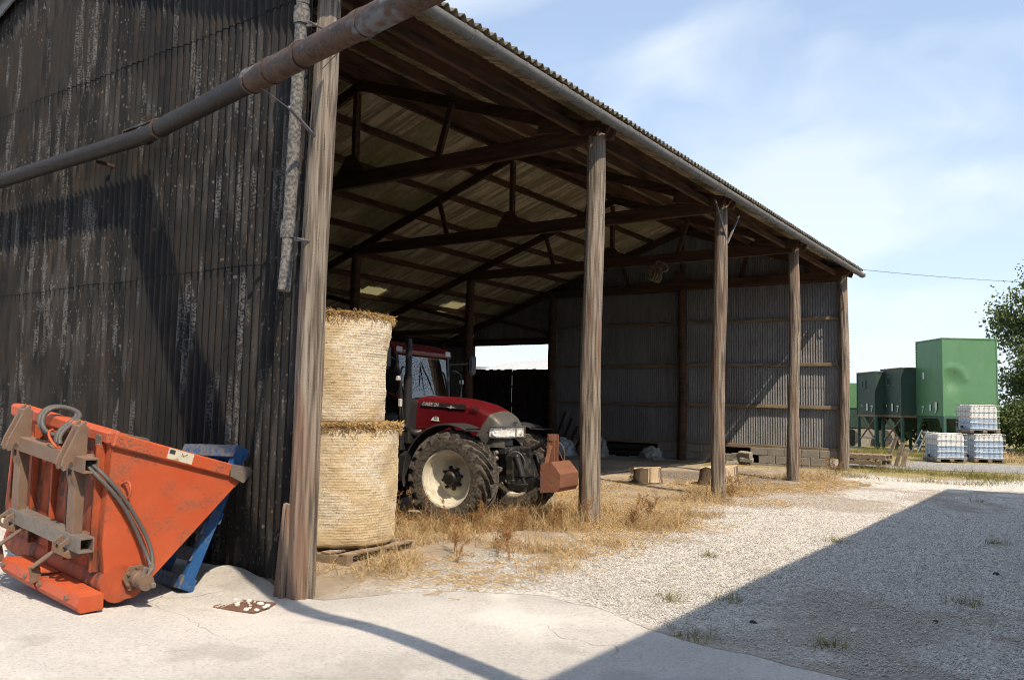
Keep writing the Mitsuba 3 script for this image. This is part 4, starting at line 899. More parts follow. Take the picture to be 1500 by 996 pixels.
# ------------------------------------------------------------------ logs and junk in the barn
mat('m_bark', proc(lambda p, n, uv: mix((.074, .056, .041), (.178, .133, .096), fbm(p.x * 22, p.y * 22, p.z * 5, 3))), .95, lambda p, n, uv: fbm(p.x * 30, p.y * 30, p.z * 6, 3), .02)
mat('m_cutwood', proc(lambda p, n, uv: mix((.370, .281, .185), (.503, .414, .296), fbm(p.x * 12, p.y * 12, p.z * 40, 3))), .85)
def stump(cx, cy, r, h, label, seed, tilt=0.):
    k = thing('tree_stump', label, 'stump'); n = 28; a = np.arange(n) * 2 * PI / n; rg = np.random.default_rng(seed)
    rad = r * (1 + .35 * (meshkit.noise(np.stack([np.cos(a) * 1.7, np.sin(a) * 1.7, a * 0 + seed], 1), seed) - .5)); V = []
    for z, f in ((-.1, 1.12), (.04, 1.08), (h * .4, .98), (h * .8, .95), (h, .93)):
        V.append(np.stack([cx + rad * f * np.cos(a), cy + rad * f * np.sin(a), z1(cx, cy) + z * (1 + tilt * np.cos(a) + (.22 * (meshkit.noise(np.stack([np.cos(a) * 2.5, np.sin(a) * 2.5, a * 0 + seed * 3.], 1), seed) - .5) if z > .2 else 0))], 1))
    V = np.vstack(V); i = np.arange(n); j = (i + 1) % n
    F = np.vstack([np.stack([q * n + i, q * n + j, (q + 1) * n + j, (q + 1) * n + i], 1) for q in range(4)])
    part('bark', tm(V, F), 'm_bark', k, smooth=35)
    top = V[-n:].copy(); c = top.mean(0); top2 = np.vstack([top, (top - c) * .5 + c + (0, 0, .01), c + (0, 0, .012)])
    part('cut_face', tm(top2, np.vstack([np.stack([i, j, n + j], 1), np.stack([i, n + j, n + i], 1), np.stack([n + i, n + j, i * 0 + 2 * n], 1)])), 'm_cutwood', k)
    # a split, barkless flank towards the yard
    sel = [q for q in range(n) if -1.3 < ((a[q] + PI) % (2 * PI)) - PI < .1]
    F2 = []; W_ = V.copy().reshape(5, n, 3); W_ = W_[:, sel] + np.array((.006, -.004, 0)) * 1.5; m_ = len(sel)
    F2 = [(p_ * m_ + q, p_ * m_ + q + 1, (p_ + 1) * m_ + q + 1, (p_ + 1) * m_ + q) for p_ in range(1, 4) for q in range(m_ - 1)]
    part('split_flank', tm(W_.reshape(-1, 3), np.array(F2)), 'm_cutwood', k, smooth=True)
stump(-2.25, 17.2, .31, .34, 'pale split tree stump standing alone in the barn between the second and third posts', 4, .08)
stump(-.85, 17.85, .40, .40, 'tree stump half hidden behind the third barn post', 9, .1)
lg = thing('split_log', 'small split log lying on the dry ground behind the third post', 'log')
part('wood', xf(hull([(x, y, z) for x, s in ((0, 1), (.45, .8)) for y, z in ((-.07 * s, 0), (.07 * s, 0), (.0, .1 * s))]), rotz(2.6, (-1.35, 17.3, .02))), 'm_cutwood', lg)
for k in range(6):
    p = (-3.0 + rng.uniform(-.35, .35), Y1 - .35 + rng.uniform(-.25, .1), .02 + .12 * (k // 2))
    d = thing('loose_block', ['broken concrete slab on top of the rubble in the plinth gap', 'concrete block leaning in the gap of the plinth', 'broken block at the foot of the rubble heap', 'dusty half block in the middle of the rubble', 'chipped block on the right side of the rubble heap', 'small block fragment lying before the plinth'][k], 'concrete block')
    M = rotz(rng.uniform(-.6, .6), p); R_ = trimesh.transformations.rotation_matrix(rng.uniform(-.35, .35), (1, .3, 0))
    part('piece', xf(cbox(-.2, .2, -.1, .1, -.03, .09 + .06 * (k % 2), .015), M @ R_), 'm_block', d)
mat('m_plastic', (.407, .444, .488), .45)
mat('m_dirtyplastic', proc(lambda p, n, uv: mix((.370, .385, .400), (.178, .163, .148), fbm(p.x * 5, p.y * 5, p.z * 5, 3))), .6)
mat('m_yellow', (.407, .311, .022), .5)
def bag(name, label, cx, cy, r, h, seed, mt, c='plastic sheet'):
    k = thing(name, label, c); s = trimesh.creation.icosphere(4); v = np.array(s.vertices)
    f = meshkit.fbm(v * 2.2 + seed * 3.3, 4, seed); rid = np.abs(meshkit.noise(v * 5 + seed, seed + 1) - .5) * 2
    v = v * (.72 + .5 * f + .16 * rid)[:, None] * np.array((r, r * .8, h)); v[:, 2] = np.maximum(v[:, 2], -.15 * h) + .1 * h
    part('folds', trimesh.Trimesh(v + (cx, cy, .0), s.faces, process=False), mt, k, smooth=25)
bag('plastic_sheet', 'crumpled blue white plastic sheeting heaped by the far wall left of the second post', -8.9, 24.3, .55, .55, 3, 'm_plastic')
bag('plastic_sheet', 'pale crumpled plastic sack standing by the far wall right of the second post', -7.75, 24.6, .45, .72, 5, 'm_dirtyplastic')
bag('plastic_sheet', 'torn grey plastic sheet trailing over timber by the far wall', -5.9, 25.0, .38, .38, 11, 'm_dirtyplastic')
bag('feed_sack', 'small yellow feed sack at the foot of the pale plastic sack', -7.45, 24.1, .16, .2, 7, 'm_yellow', 'sack')
for k in range(9):
    t = thing('timber_baulk', ['longest', 'upper', 'lower', 'split', 'grey', 'thin', 'broad', 'crooked', 'short'][k] + ' dark timber baulk in the pile filling the gap under the far wall', 'timber')
    x0 = -8.9 + rng.uniform(0, 1.2); y = Y1 + .02 + .14 * (k % 3) - .05; z = .04 + .15 * (k // 3)
    part('wood', beam((x0, y, z), (x0 + rng.uniform(1.4, 2.0), y + rng.uniform(-.06, .06), z + rng.uniform(-.02, .03)), .12, .13), 'm_darkboard', t)
for k in range(4):
    t = thing('timber_plank', ['leaning plank nearest the dark doors', 'second leaning plank by the dark doors', 'grey plank propped on the far wall', 'short plank propped beside the plastic heap'][k], 'plank')
    x0 = -9.7 + .35 * k
    part('wood', beam((x0, 24.9 - .1 * k, 0), (x0 + .25 - .1 * k, 25.5, 1.5 - .25 * k), .12, .025), 'm_beam', t)
rp = thing('rope_coil', 'coil of old rope hanging from the third tie beam', 'rope')
for k in range(4):
    aa = np.linspace(0, 2 * PI, 22); pts = np.stack([-3.75 + .05 * k + .10 * np.cos(aa), 20.44 + .02 * k + .05 * np.sin(aa + k), 5.42 - .02 * k + .22 * np.sin(aa) - .08], 1)
    part('loop', tube(pts, .022, 6), 'm_girt', rp, smooth=40)
part('hook', tube(spline([(-3.6, 20.4, 5.55), (-3.3, 20.38, 5.5), (-3.25, 20.38, 5.36), (-3.4, 20.38, 5.32), (-3.45, 20.38, 5.42)], 14), .025, 6), 'm_girt', rp, smooth=40)

# ------------------------------------------------------------------ pallets by the end post, lane side
for k in range(2):
    t = thing('wooden_pallet', ['upper weathered pallet of the small stack beside the end post', 'lower weathered pallet of the small stack beside the end post'][1 - k], 'pallet')
    pallet(t, rotz(-.12 + .1 * k, (-.35 + .1 * k, 26.6, .12 + .17 * k)), 'm_pallet', 'm_pallet', 1.15, 1.0)
for k, (x, a) in enumerate(((.55, .5), (.85, .3), (1.05, .15))):
    t = thing('broken_plank', ['tallest', 'middle', 'shortest'][k] + ' broken board end sticking up behind the pallet stack', 'plank')
    part('wood', beam((x, 28.3, .0), (x + a * .6, 28.6, .95 - .18 * k), .16, .03), 'm_pallet', t)

# ------------------------------------------------------------------ liquid containers
mat('m_galvbar', (.266, .281, .296), .45, metallic=.5)
mat('m_tankwhite', proc(lambda p, n, uv: mix((.607, .614, .607), (.488, .459, .385), smoothstep(.58, .75, fbm(p.x * 3, p.y * 3, p.z * 3, 3)) * .6)), .45)
mat('m_blueliquid', proc(lambda p, n, uv: mix((.266, .370, .533), (.370, .459, .577), fbm(p.x * 3, p.y * 3, p.z * 3, 3))), .4)
mat('m_cap', (.6, .05, .03), .5)
def ibc(label, o, th, z, level):
    k = thing('caged_tank', label, 'liquid tank', 'caged plastic tanks by the lane'); M = rotz(th, (o[0], o[1], z)); w, d, h = 1.06, 1.02, .98
    f = newkey(k + '__pallet')
    for x in (0, .46, .92): part('foot', xf(cbox(x, x + .14, 0, d, 0, .09, .01), M), 'm_pallet', f)
    part('deck', xf(cbox(0, w, 0, d, .09, .115, .005), M), 'm_galvbar', f)
    sec_ = sg.box(.05, .05, w - .05, d - .05).buffer(-.08).buffer(.08, quad_segs=5)
    def slab_(za, zb, g=0., inset=0.): return xf(trimesh.creation.extrude_polygon(sec_.buffer(g - inset), zb - za, engine='earcut'), M @ frame((0, 0, za), (1, 0, 0), (0, 1, 0), (0, 0, 1)))
    part('bottle', slab_(.13 + level, h - .07), 'm_tankwhite', k, smooth=40)
    part('bottle_shoulder', slab_(h - .071, h - .03, 0, .03), 'm_tankwhite', k, smooth=40)
    part('filled_base', slab_(.13, .13 + level), 'm_blueliquid', k, smooth=40, label='base of the plastic bottle coloured by blue liquid')
    c = newkey(k + '__cage')
    for x in np.linspace(.02, w - .02, 7):
        for y in (.015, d - .015): part('bar', xf(tube(np.array([(x, y, .1), (x, y, h)]), .007, 6, False), M), 'm_galvbar', c)
    for y in np.linspace(.16, d - .16, 5):
        for x in (.015, w - .015): part('bar', xf(tube(np.array([(x, y, .1), (x, y, h)]), .007, 6, False), M), 'm_galvbar', c)
    for zz in np.linspace(.16, h, 5):
        part('hoop', xf(tube(np.array([(.0, .0, zz), (w, .0, zz), (w, d, zz), (0, d, zz), (0, 0, zz)]) , .012, 6), M), 'm_galvbar', c)
    for y in (.35, .68): part('top_bar', xf(tube(np.array([(0, y, h + .01), (w, y, h + .01)]), .012, 6), M), 'm_galvbar', c)
    part('cap', xf(lathe([(.11, 0), (.11, .04), (0, .045)], 14, 'z', (w / 2, d / 2, h - .06)), M), 'm_cap', k, smooth=30)
    part('valve', xf(tube(np.array([(.0, d * .5, .2), (-.07, d * .5, .2)]), .05, 10), M), 'm_black', k)
ibc('nearest caged white plastic tank standing alone on its pallet at the lane edge', (1.42, 32.6), math.radians(35), .03, .42)
ibc('lower caged plastic tank of the stack, filled highest with blue liquid', (2.45, 33.7), math.radians(28), .03, .62)
ibc('upper caged white plastic tank standing on another tank', (2.33, 33.75), math.radians(33), 1.05, .36)

# ------------------------------------------------------------------ green steel hoppers on stands
def green(a, b, r):
    def f(p, n, uv):
        q = fbm(p.x * 3, p.y * 3, p.z * 1.1, 4); s = fbm(p.x * 9, p.y * 9, p.z * 2.0, 4)
        return mix(mix(a, b, q), r, smoothstep(.62, .78, .7 * s + .3 * fbm(p.x * 40, p.y * 40, p.z * 14, 3)) * .8)
    return proc(f)
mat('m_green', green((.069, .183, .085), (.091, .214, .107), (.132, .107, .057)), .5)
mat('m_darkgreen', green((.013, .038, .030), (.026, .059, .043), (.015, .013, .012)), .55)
mat('m_greenframe', green((.021, .074, .056), (.037, .104, .074), (.037, .026, .018)), .6)
mat('m_label', (.533, .533, .518), .6)
TH = math.radians(35); EA = np.array((math.cos(TH), math.sin(TH), 0)); EB = np.array((-math.sin(TH), math.cos(TH), 0))
def hopper(label, corner, a, b, z0, z1_, mt, window, seed, dent=False):
    k = thing('steel_hopper', label, 'steel hopper'); M = frame((corner[0], corner[1], 0), EA, EB, (0, 0, 1))
    # near corner is (0, 0): front long face on y = 0, shaded face on x = 0
    def panel(o, ux, w, nrm, sd):
        g = np.linspace(0, w, 25); h = np.linspace(z0, z1_, 29); G, H = np.meshgrid(g, h); D_ = .02 * (meshkit.noise(np.stack([G * 1.1 + sd, H * .9, G * 0], -1), sd) - .5)
        if dent and sd == seed: r = np.hypot(G - .35, (H - (z0 + 1.45)) * 1.0); D_ = D_ - .11 * np.exp(-(r / .38) ** 2) + .05 * np.exp(-((r - .62) / .10) ** 2) * (H > z0 + 1.4)
        D_ = D_ * np.clip(np.minimum(G, w - G) / .12, 0, 1) * np.clip(np.minimum(H - z0, z1_ - H) / .12, 0, 1)
        P = np.array(o) + G[..., None] * np.array(ux) + D_[..., None] * np.array(nrm); P[..., 2] = H
        i = np.arange(G.size).reshape(G.shape); return tm(P.reshape(-1, 3), np.stack([i[:-1, :-1], i[:-1, 1:], i[1:, 1:], i[1:, :-1]], -1).reshape(-1, 4))
    part('side_panel', xf(panel((0, 0, 0), (1, 0, 0), a, (0, -1, 0), seed), M), mt, k, smooth=True)
    part('side_panel', xf(panel((0, 0, 0), (0, 1, 0), b, (-1, 0, 0), seed + 1), M), mt, k, smooth=True)
    part('side_panel', xf(panel((a, 0, 0), (0, 1, 0), b, (1, 0, 0), seed + 2), M), mt, k, smooth=True)
    part('side_panel', xf(panel((0, b, 0), (1, 0, 0), a, (0, 1, 0), seed + 3), M), mt, k, smooth=True)
    part('top', xf(cbox(-.0, a, -.0, b, z1_ - .01, z1_ + .02, .004), M), mt, k)
    part('rim', [xf(cbox(-.03, a + .03, y - .03, y + .03, z1_ - .0, z1_ + .055, .008), M) for y in (0, b)] + [xf(cbox(x - .03, x + .03, .03, b - .03, z1_, z1_ + .05, .008), M) for x in (0, a)], 'm_rust' if not dent else mt, k)
    for x, y in ((0, 0), (a, 0), (0, b), (a, b)): part('corner_angle', xf(cbox(x - .025, x + .025, y - .025, y + .025, z0 - .02, z1_ + .01, .006), M), mt, k)
    if window:
        y = b * .60
        wf = part('window', [xf(cbox(-.04, -.01, y - .22, y + .22, z1_ - .75, z1_ - .70, .004), M), xf(cbox(-.04, -.01, y - .22, y + .22, z1_ - .40, z1_ - .35, .004), M), xf(cbox(-.04, -.01, y - .22, y - .17, z1_ - .70, z1_ - .40, .004), M), xf(cbox(-.04, -.01, y + .17, y + .22, z1_ - .70, z1_ - .40, .004), M)], 'm_greenframe', k)
        part('pane', xf(cbox(-.012, -.008, y - .17, y + .17, z1_ - .70, z1_ - .40, .001), M), 'm_black', wf)
    for (y, z, w_, h_) in ((b * .42, z0 + .35, .16, .34), (b * .70, z0 + .42, .05, .10)) if window else ((.55, z0 + .42, .17, .36), (1.05, z0 + .35, .15, .28), (1.6, z0 + 1.75, .17, .30)):
        part('paper_label', xf(cbox(-.035, -.03, y - w_ / 2, y + w_ / 2, z - h_ / 2, z + h_ / 2, .001), M), 'm_label', k)
    for y in ((b * .18,) if window else (.62, 1.75)):
        t = meshkit.text_mesh('7', .30, .006, True)
        part('painted_number', xf(t, M @ frame((-.03, y + .1, z0 + .12), (0, -1, 0), (0, 0, 1), (-1, 0, 0))), 'm_label', k, label='white painted number 7')
    # stand
    s = newkey(k + '__stand')
    for x, y in ((.05, .05), (a - .05, .05), (.05, b - .05), (a - .05, b - .05)): part('leg', xf(cbox(x - .06, x + .06, y - .06, y + .06, -.05, z0 - .1, .008), M), 'm_greenframe', s)
    for (p0, p1) in (((0, .05), (a, .05)), ((0, b - .05), (a, b - .05)), ((.05, 0), (.05, b)), ((a - .05, 0), (a - .05, b))):
        part('frame_rail', xf(beam((p0[0], p0[1], z0 - .06), (p1[0], p1[1], z0 - .06), .09, .11), M), 'm_rust' if window else 'm_greenframe', s)
    if window:
        part('brace', xf(beam((.05, .1, z0 - .12), (.05, b - .1, .35), .05, .06), M), 'm_rust', s); part('brace', xf(beam((.08, b - .1, z0 - .12), (.08, .1, .35), .05, .06), M), 'm_rust', s)
        part('lower_rail', xf(beam((.05, .1, .5), (.05, b - .1, .5), .04, .06), M), 'm_galvbar', s)
    else:
        part('knee', xf(hull([(.0, y, z) for y, z in ((.1, z0 - .1), (.45, z0 - .1), (.1, z0 - .65))] + [(.08, y, z) for y, z in ((.1, z0 - .1), (.45, z0 - .1), (.1, z0 - .65))]), M), 'm_greenframe', s)
        part('knee', xf(hull([(.0, y, z) for y, z in ((b - .1, z0 - .1), (b - .45, z0 - .1), (b - .1, z0 - .65))] + [(.08, y, z) for y, z in ((b - .1, z0 - .1), (b - .45, z0 - .1), (b - .1, z0 - .65))]), M), 'm_greenframe', s)
    part('outlet', xf(hull([(x, y, z0 - .02) for x in (.2, a - .2) for y in (.2, b - .2)] + [(x, y, z0 - .75) for x in (a / 2 - .15, a / 2 + .15) for y in (b / 2 - .15, b / 2 + .15)]), M), 'm_darkgreen', k)
    return k
hopper('tall bright green steel hopper with a dented sunlit side behind the caged tanks', (.74, 39.4), 2.30, 2.28, 1.62, 4.88, 'm_green', False, 3, True)
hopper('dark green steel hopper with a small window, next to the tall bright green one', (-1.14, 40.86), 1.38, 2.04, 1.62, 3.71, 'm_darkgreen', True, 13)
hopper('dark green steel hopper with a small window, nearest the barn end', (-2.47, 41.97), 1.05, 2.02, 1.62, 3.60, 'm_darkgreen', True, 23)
gt2 = thing('green_trailer', 'bright green steel box showing behind the end post of the barn', 'trailer')
GMX = frame((-4.9, 44.5, 0), EA, EB, (0, 0, 1))
part('body', xf(cbox(0, 3.2, 0, 2.2, 1.9, 3.2, .03), GMX), 'm_green', gt2)
part('lower_body', xf(cbox(.05, 3.15, .05, 2.15, .9, 1.89, .03), GMX), 'm_darkgreen', gt2)
part('base', xf(cbox(.1, 3.1, .1, 2.1, -.05, .9, .03), GMX), 'm_block', gt2)
for x in (.7, 2.4): part('wheel', xf(lathe([(0, -.1), (.42, -.1), (.45, 0), (.42, .1), (0, .1)], 18, 'y', (x, -.1, .42)), GMX), 'm_tyre', gt2, smooth=30)
ld = thing('metal_ladder', 'short grey metal step ladder under the dark green hoppers', 'ladder')
LM = frame((-.2, 38.6, 0), EA, EB, (0, 0, 1))
for y in (0, .5): part('rail', xf(beam((.0, y, 0), (.5, y, 1.0), .04, .05), LM), 'm_galvbar', ld)
for q in (.3, .6, .95): part('rung', xf(beam((.5 * q, 0, q), (.5 * q, .5, q), .03, .03), LM), 'm_galvbar', ld)
wr = thing('overhead_cable', 'thin overhead cable crossing the sky from the barn end to the tree', 'cable')
tq = np.linspace(0, 1, 40); Pa, Pb = np.array((.1, 25.9, 5.95)), np.array((16.0, 60.0, 9.6))
part('wire', tube(Pa + (Pb - Pa) * tq[:, None] - np.stack([tq * 0, tq * 0, 2.4 * tq * (1 - tq)], 1), .007, 5), 'm_black', wr)

# ------------------------------------------------------------------ far sheds, hedge and trees
fs = thing('far_shed', 'long pale roofed shed seen through the opening in the back of the barn', 'shed')
FM = rotz(math.radians(-30), (-52, 70, 0))
mat('m_paleroof', (.370, .377, .377), .6)
part('roof', [xf(hull([(x, y, z) for x in (0, 40) for (y, z) in ((0, 4.3), (0, 4.5), (8, 6.4), (8, 6.6))]), FM)], 'm_paleroof', fs)
part('wall', xf(cbox(.3, 39.7, .3, .5, 0, 4.3, .02), FM), 'm_galv', fs); part('wall', xf(cbox(.3, .5, .5, 7.8, 0, 5.9, .02), FM), 'm_galv', fs)
def leaf_mat(k, a, b):
    scene[k] = {'type': 'principledthin', 'base_color': proc(lambda p, n, uv: mix(a, b, cell_rand(p.x * 5, p.y * 5, p.z * 5))), 'roughness': .45, 'diff_trans': .55, 'spec_trans': 0.0}
leaf_mat('m_leaf', (.08, .115, .04), (.185, .23, .095))
leaf_mat('m_leaf_light', (.07, .11, .025), (.16, .20, .05))
def leaves(P, size, seed, up=.3):
    r = np.random.default_rng(seed); n = len(P)
    a = norm_rows(r.normal(0, 1, (n, 3)) + np.array((0, 0, -.3))); b = norm_rows(np.cross(a, r.normal(0, 1, (n, 3))))
    s = (size * r.uniform(.6, 1.3, n))[:, None]; c = np.cross(a, b) * .15
    V = np.stack([P, P + a * s * .5 + b * s * .30, P + a * s + c * s, P + a * s * .5 - b * s * .30], 1).reshape(-1, 3)
    i = np.arange(n)[:, None] * 4
    return trimesh.Trimesh(V, np.vstack([i + np.array([[0, 1, 2]]), i + np.array([[0, 2, 3]])]), process=False)
def norm_rows(a): return a / (np.linalg.norm(a, axis=1, keepdims=True) + 1e-9)
def tree(name, label, x, y, h, rad, seed, nl, lm, size=.13, low=.05, dens=1.0):
    r = np.random.default_rng(seed); k = thing(name, label, 'tree' if 'tree' in name else 'hedge'); tr = []; tips = []
    top = np.array((x + r.normal(0, .3), y, h * .72)); tr.append(tube(spline([(x, y, -.2), (x + .1, y, h * .3), top], 8), np.linspace(.035 * h * .6, .03, 8), 8))
    for q in range(34):
        t = r.uniform(low + .02, .98); s = np.array((x, y, 0)) * (1 - t) + top * t + np.array((0, 0, 0)); az = r.uniform(0, 2 * PI); L = rad * (1.05 - .55 * t) * r.uniform(.55, 1.1)
        el = r.uniform(.1, .9) + t * .5
        e = s + L * np.array((math.cos(az) * math.cos(el * .7), math.sin(az) * math.cos(el * .7), math.sin(el) * (.5 + .8 * t)))
        mid_ = (s + e) / 2 + np.array((0, 0, .12 * L)) + r.normal(0, .08, 3)
        pts = spline([s, mid_, e], 9); tr.append(tube(pts, np.linspace(.035, .008, 9), 5)); tips.append(pts[3:])
        for w in range(4):
            b = pts[r.integers(3, 9)]; e2 = b + r.normal(0, 1, 3) * np.array((.42, .42, .40)) * L * .5 + (0, 0, .12 * L); p2 = spline([b, (b + e2) / 2 + r.normal(0, .05, 3), e2], 6)
            tr.append(tube(p2, np.linspace(.014, .005, 6), 4)); tips.append(p2[1:])
    part('branches', tr, 'm_bark', k)
    C = np.vstack(tips); c = C[r.integers(0, len(C), nl)]; P = c + r.normal(0, 1, (nl, 3)) * np.array((.22, .22, .18)) * (rad / 2.6) * dens
    P = P[P[:, 2] > .05]
    part('foliage', leaves(P, size, seed), lm, k)
tree('hedge_tree', 'tall loose leaved tree at the right edge beyond the green hopper', 4.3, 45.5, 9.6, 3.2, 5, 20000, 'm_leaf', .16)
tree('hedge_tree', 'bushy lower tree at the right edge behind the stacked tanks', 4.05, 43.6, 5.2, 2.4, 12, 17000, 'm_leaf', .14, .0)
tree('hedge_tree', 'dark tree farther right along the lane verge', 8.6, 47, 9, 3.2, 15, 9000, 'm_leaf', .18)
tree('hedge_bush', 'light green undergrowth at the foot of the right hand tree', 4.3, 41.9, 1.7, 1.2, 21, 7000, 'm_leaf_light', .12, .0)
tree('hedge_bush', 'dark low bush under the green hoppers', 1.2, 43.0, 1.6, 1.3, 27, 5000, 'm_leaf', .12, .0)
for q in range(9):
    tree('far_tree', ['first', 'second', 'third', 'fourth', 'fifth', 'sixth', 'seventh', 'eighth', 'ninth'][q] + ' far tree from the left in the distant field hedge', -150 + q * 42 + rng.uniform(-8, 8), 240 + rng.uniform(-20, 20), rng.uniform(5, 8), 5, 40 + q, 1400, 'm_leaf', .9, .0, 1.6)

for q in range(6):
    tree('hedge_bush', ['first', 'second', 'third', 'fourth', 'fifth', 'sixth'][q] + ' dark hedge bush from the left behind the green hoppers', -7.5 + q * 2.3, 48.5 + rng.uniform(-.5, .5), rng.uniform(2.0, 2.7), 1.7, 80 + q, 3500, 'm_leaf', .2, .0)
for k_ in range(2):
    ls = thing('leaning_sheet', ['black corrugated sheet leaning outside the far wall behind the timber pile', 'black corrugated sheet leaning outside the far wall behind the rubble'][k_], 'metal sheet')
    part('corrugated_sheet', xf(corr(waves(4.0 if k_ == 0 else 2.2, .1, 4), 0, .95, .1, .012, .004, 1), frame((-9.6 if k_ == 0 else -4.3, Y1 + .55, -.1), (1, 0, 0), norm((0, -.35, .9)), norm((0, -.9, -.35)))), 'm_tar', ls, smooth=30)
# ------------------------------------------------------------------ dry grass, weeds, stones
mat('m_drygrass', proc(lambda p, n, uv: mix((.27, .165, .07), (.58, .45, .26), noise(p.x * 13, p.y * 13, p.z * 3))), .8, specular=.1)
mat('m_weed', proc(lambda p, n, uv: mix((.192, .100, .044), (.355, .215, .104), noise(p.x * 40, p.y * 40, p.z * 40))), .85, specular=.1)
mat('m_grass', proc(lambda p, n, uv: mix((.115, .13, .03), (.26, .22, .075), noise(p.x * 6, p.y * 6, 0.))), .7, specular=.15)
def scatter(n, x0, x1, y0, y1, fn, seed):
    r = np.random.default_rng(seed); out = []; tot = 0
    while tot < n:
        P = np.stack([r.uniform(x0, x1, n * 2), r.uniform(y0, y1, n * 2)], 1); k = r.uniform(size=n * 2) < fn(P[:, 0], P[:, 1])
        out.append(P[k]); tot += k.sum()
    P = np.vstack(out)[:n]; return np.column_stack([P, zf(P[:, 0], P[:, 1])])
def nz(x, y, s, o=0., seed=5): return meshkit.fbm(np.stack([x * s, y * s, x * 0 + o], -1), 3, seed)
def box01(v, a, b, s): return np.clip((v - a) / s, 0, 1) * np.clip((b - v) / s, 0, 1)
def dry(x, y):      # strip of dead grass along the open front
    m = box01(y, 5.7, 13.2, .7) * box01(x, -1.6, 1.45, .45) + .55 * box01(y, 13, 24.6, .8) * box01(x, -.8, .9, .5) + 1.1 * box01(y, 5.8, 9.6, .8) * box01(x, -1.6, 1.7, .7)
    return np.clip(m * np.clip((nz(x, y, 1.1) - .44) / .16, 0, 1), 0, 1)
P = scatter(19000, -1.8, 2.2, 5.5, 24.8, dry, 1); r = np.random.default_rng(2)
h = r.gamma(2.2, .055, len(P)) * (.5 + 1.2 * nz(P[:, 0], P[:, 1], .9, 3)) + .03
o = part('dry_grass', blades(P, h, r.uniform(.004, .009, len(P)), 1.0, 3, 3, .9), 'm_drygrass', None, kind='stuff'); tag(o, 'bleached dead grass along the open front of the barn', 'dry grass')
def litter(x, y): return np.clip(box01(x, -3.5, 1.9, .9) * box01(y, 5.6, 22, .8) * (nz(x, y, .8, 8) * 2 - .7), 0, 1)
P = scatter(17000, -4, 2.2, 5.5, 22, litter, 5); r = np.random.default_rng(6); a = r.uniform(0, 2 * PI, len(P)); L = r.uniform(.04, .16, len(P)); P[:, 2] += .022
E_ = P + np.stack([np.cos(a), np.sin(a), r.normal(0, .12, len(P))], 1) * L[:, None]
o = part('straw_litter', sticks(P, E_, r.uniform(.0018, .0035, len(P))), 'm_straw', None, kind='stuff'); tag(o, 'loose straw scattered on the earth before the bales', 'straw')
def wheelweeds(x, y): return np.clip(np.exp(-((x + 1.45) / .55) ** 2 - ((y - 9.05) / .30) ** 2) + .8 * np.exp(-((x + .9) / .5) ** 2 - ((y - 9.7) / .5) ** 2) + np.exp(-((x + 1.95) / .25) ** 2 - ((y - 8.6) / .3) ** 2), 0, 1)
def greenm(x, y): return np.clip((box01(y, 22.3, 27.4, 1.2) * box01(x, -.2, 4.6, 1.0) + box01(y, 32.5, 40, 1.) * box01(x, -4, 1.6, 1.)) * np.clip((nz(x, y, .8, 2) - .40) / .2, 0, 1), 0, 1)
P = scatter(9000, -4, 4.8, 22, 40, greenm, 8); r = np.random.default_rng(9)
o = part('green_grass', blades(P, r.gamma(2.5, .05, len(P)) + .04, r.uniform(.006, .012, len(P)), .8, 10, 3, .6), 'm_grass', None, kind='stuff'); tag(o, 'short green and yellow grass on the verge beside the end post', 'grass')
P = scatter(9000, 1, 9, 34, 41.5, lambda x, y: np.clip((nz(x, y, .5, 4) - .35) / .2, 0, 1), 12); r = np.random.default_rng(13)
o = part('verge_grass', blades(P, r.gamma(2.5, .07, len(P)) + .04, r.uniform(.008, .014, len(P)), .9, 14, 3, .8), 'm_drygrass', None, kind='stuff'); tag(o, 'yellow dry grass on the far verge of the lane', 'dry grass')
# tufts in the shaded yard, one by one
spots = [(3.55, 5.9, .09), (3.35, 7.2, .08), (4.4, 6.3, .07), (5.0, 8.5, .08), (3.2, 11.3, .09), (4.9, 12.6, .08), (5.3, 15.2, .09), (2.4, 9.1, .06), (2.9, 6.9, .08), (4.1, 18.5, .10), (1.6, 20.4, .10)]
for k, (x, y, s) in enumerate(spots):
    r = np.random.default_rng(60 + k); n = 110; Pq = np.column_stack([x + r.normal(0, s, n), y + r.normal(0, s, n)]); Pq = np.column_stack([Pq, zf(Pq[:, 0], Pq[:, 1])])
    o = part('grass_tuft', blades(Pq, r.gamma(3, .022, n) + .015, r.uniform(.003, .007, n), .9, 70 + k, 3, .8), 'm_grass', None)
    lit_ = x < 3.25
    tag(o, 'small tuft of green grass in the sunlit gravel' if lit_ else 'small tuft of green grass in the shaded part of the yard', 'grass tuft', 'grass tufts in the sun' if lit_ else 'grass tufts in the shade')
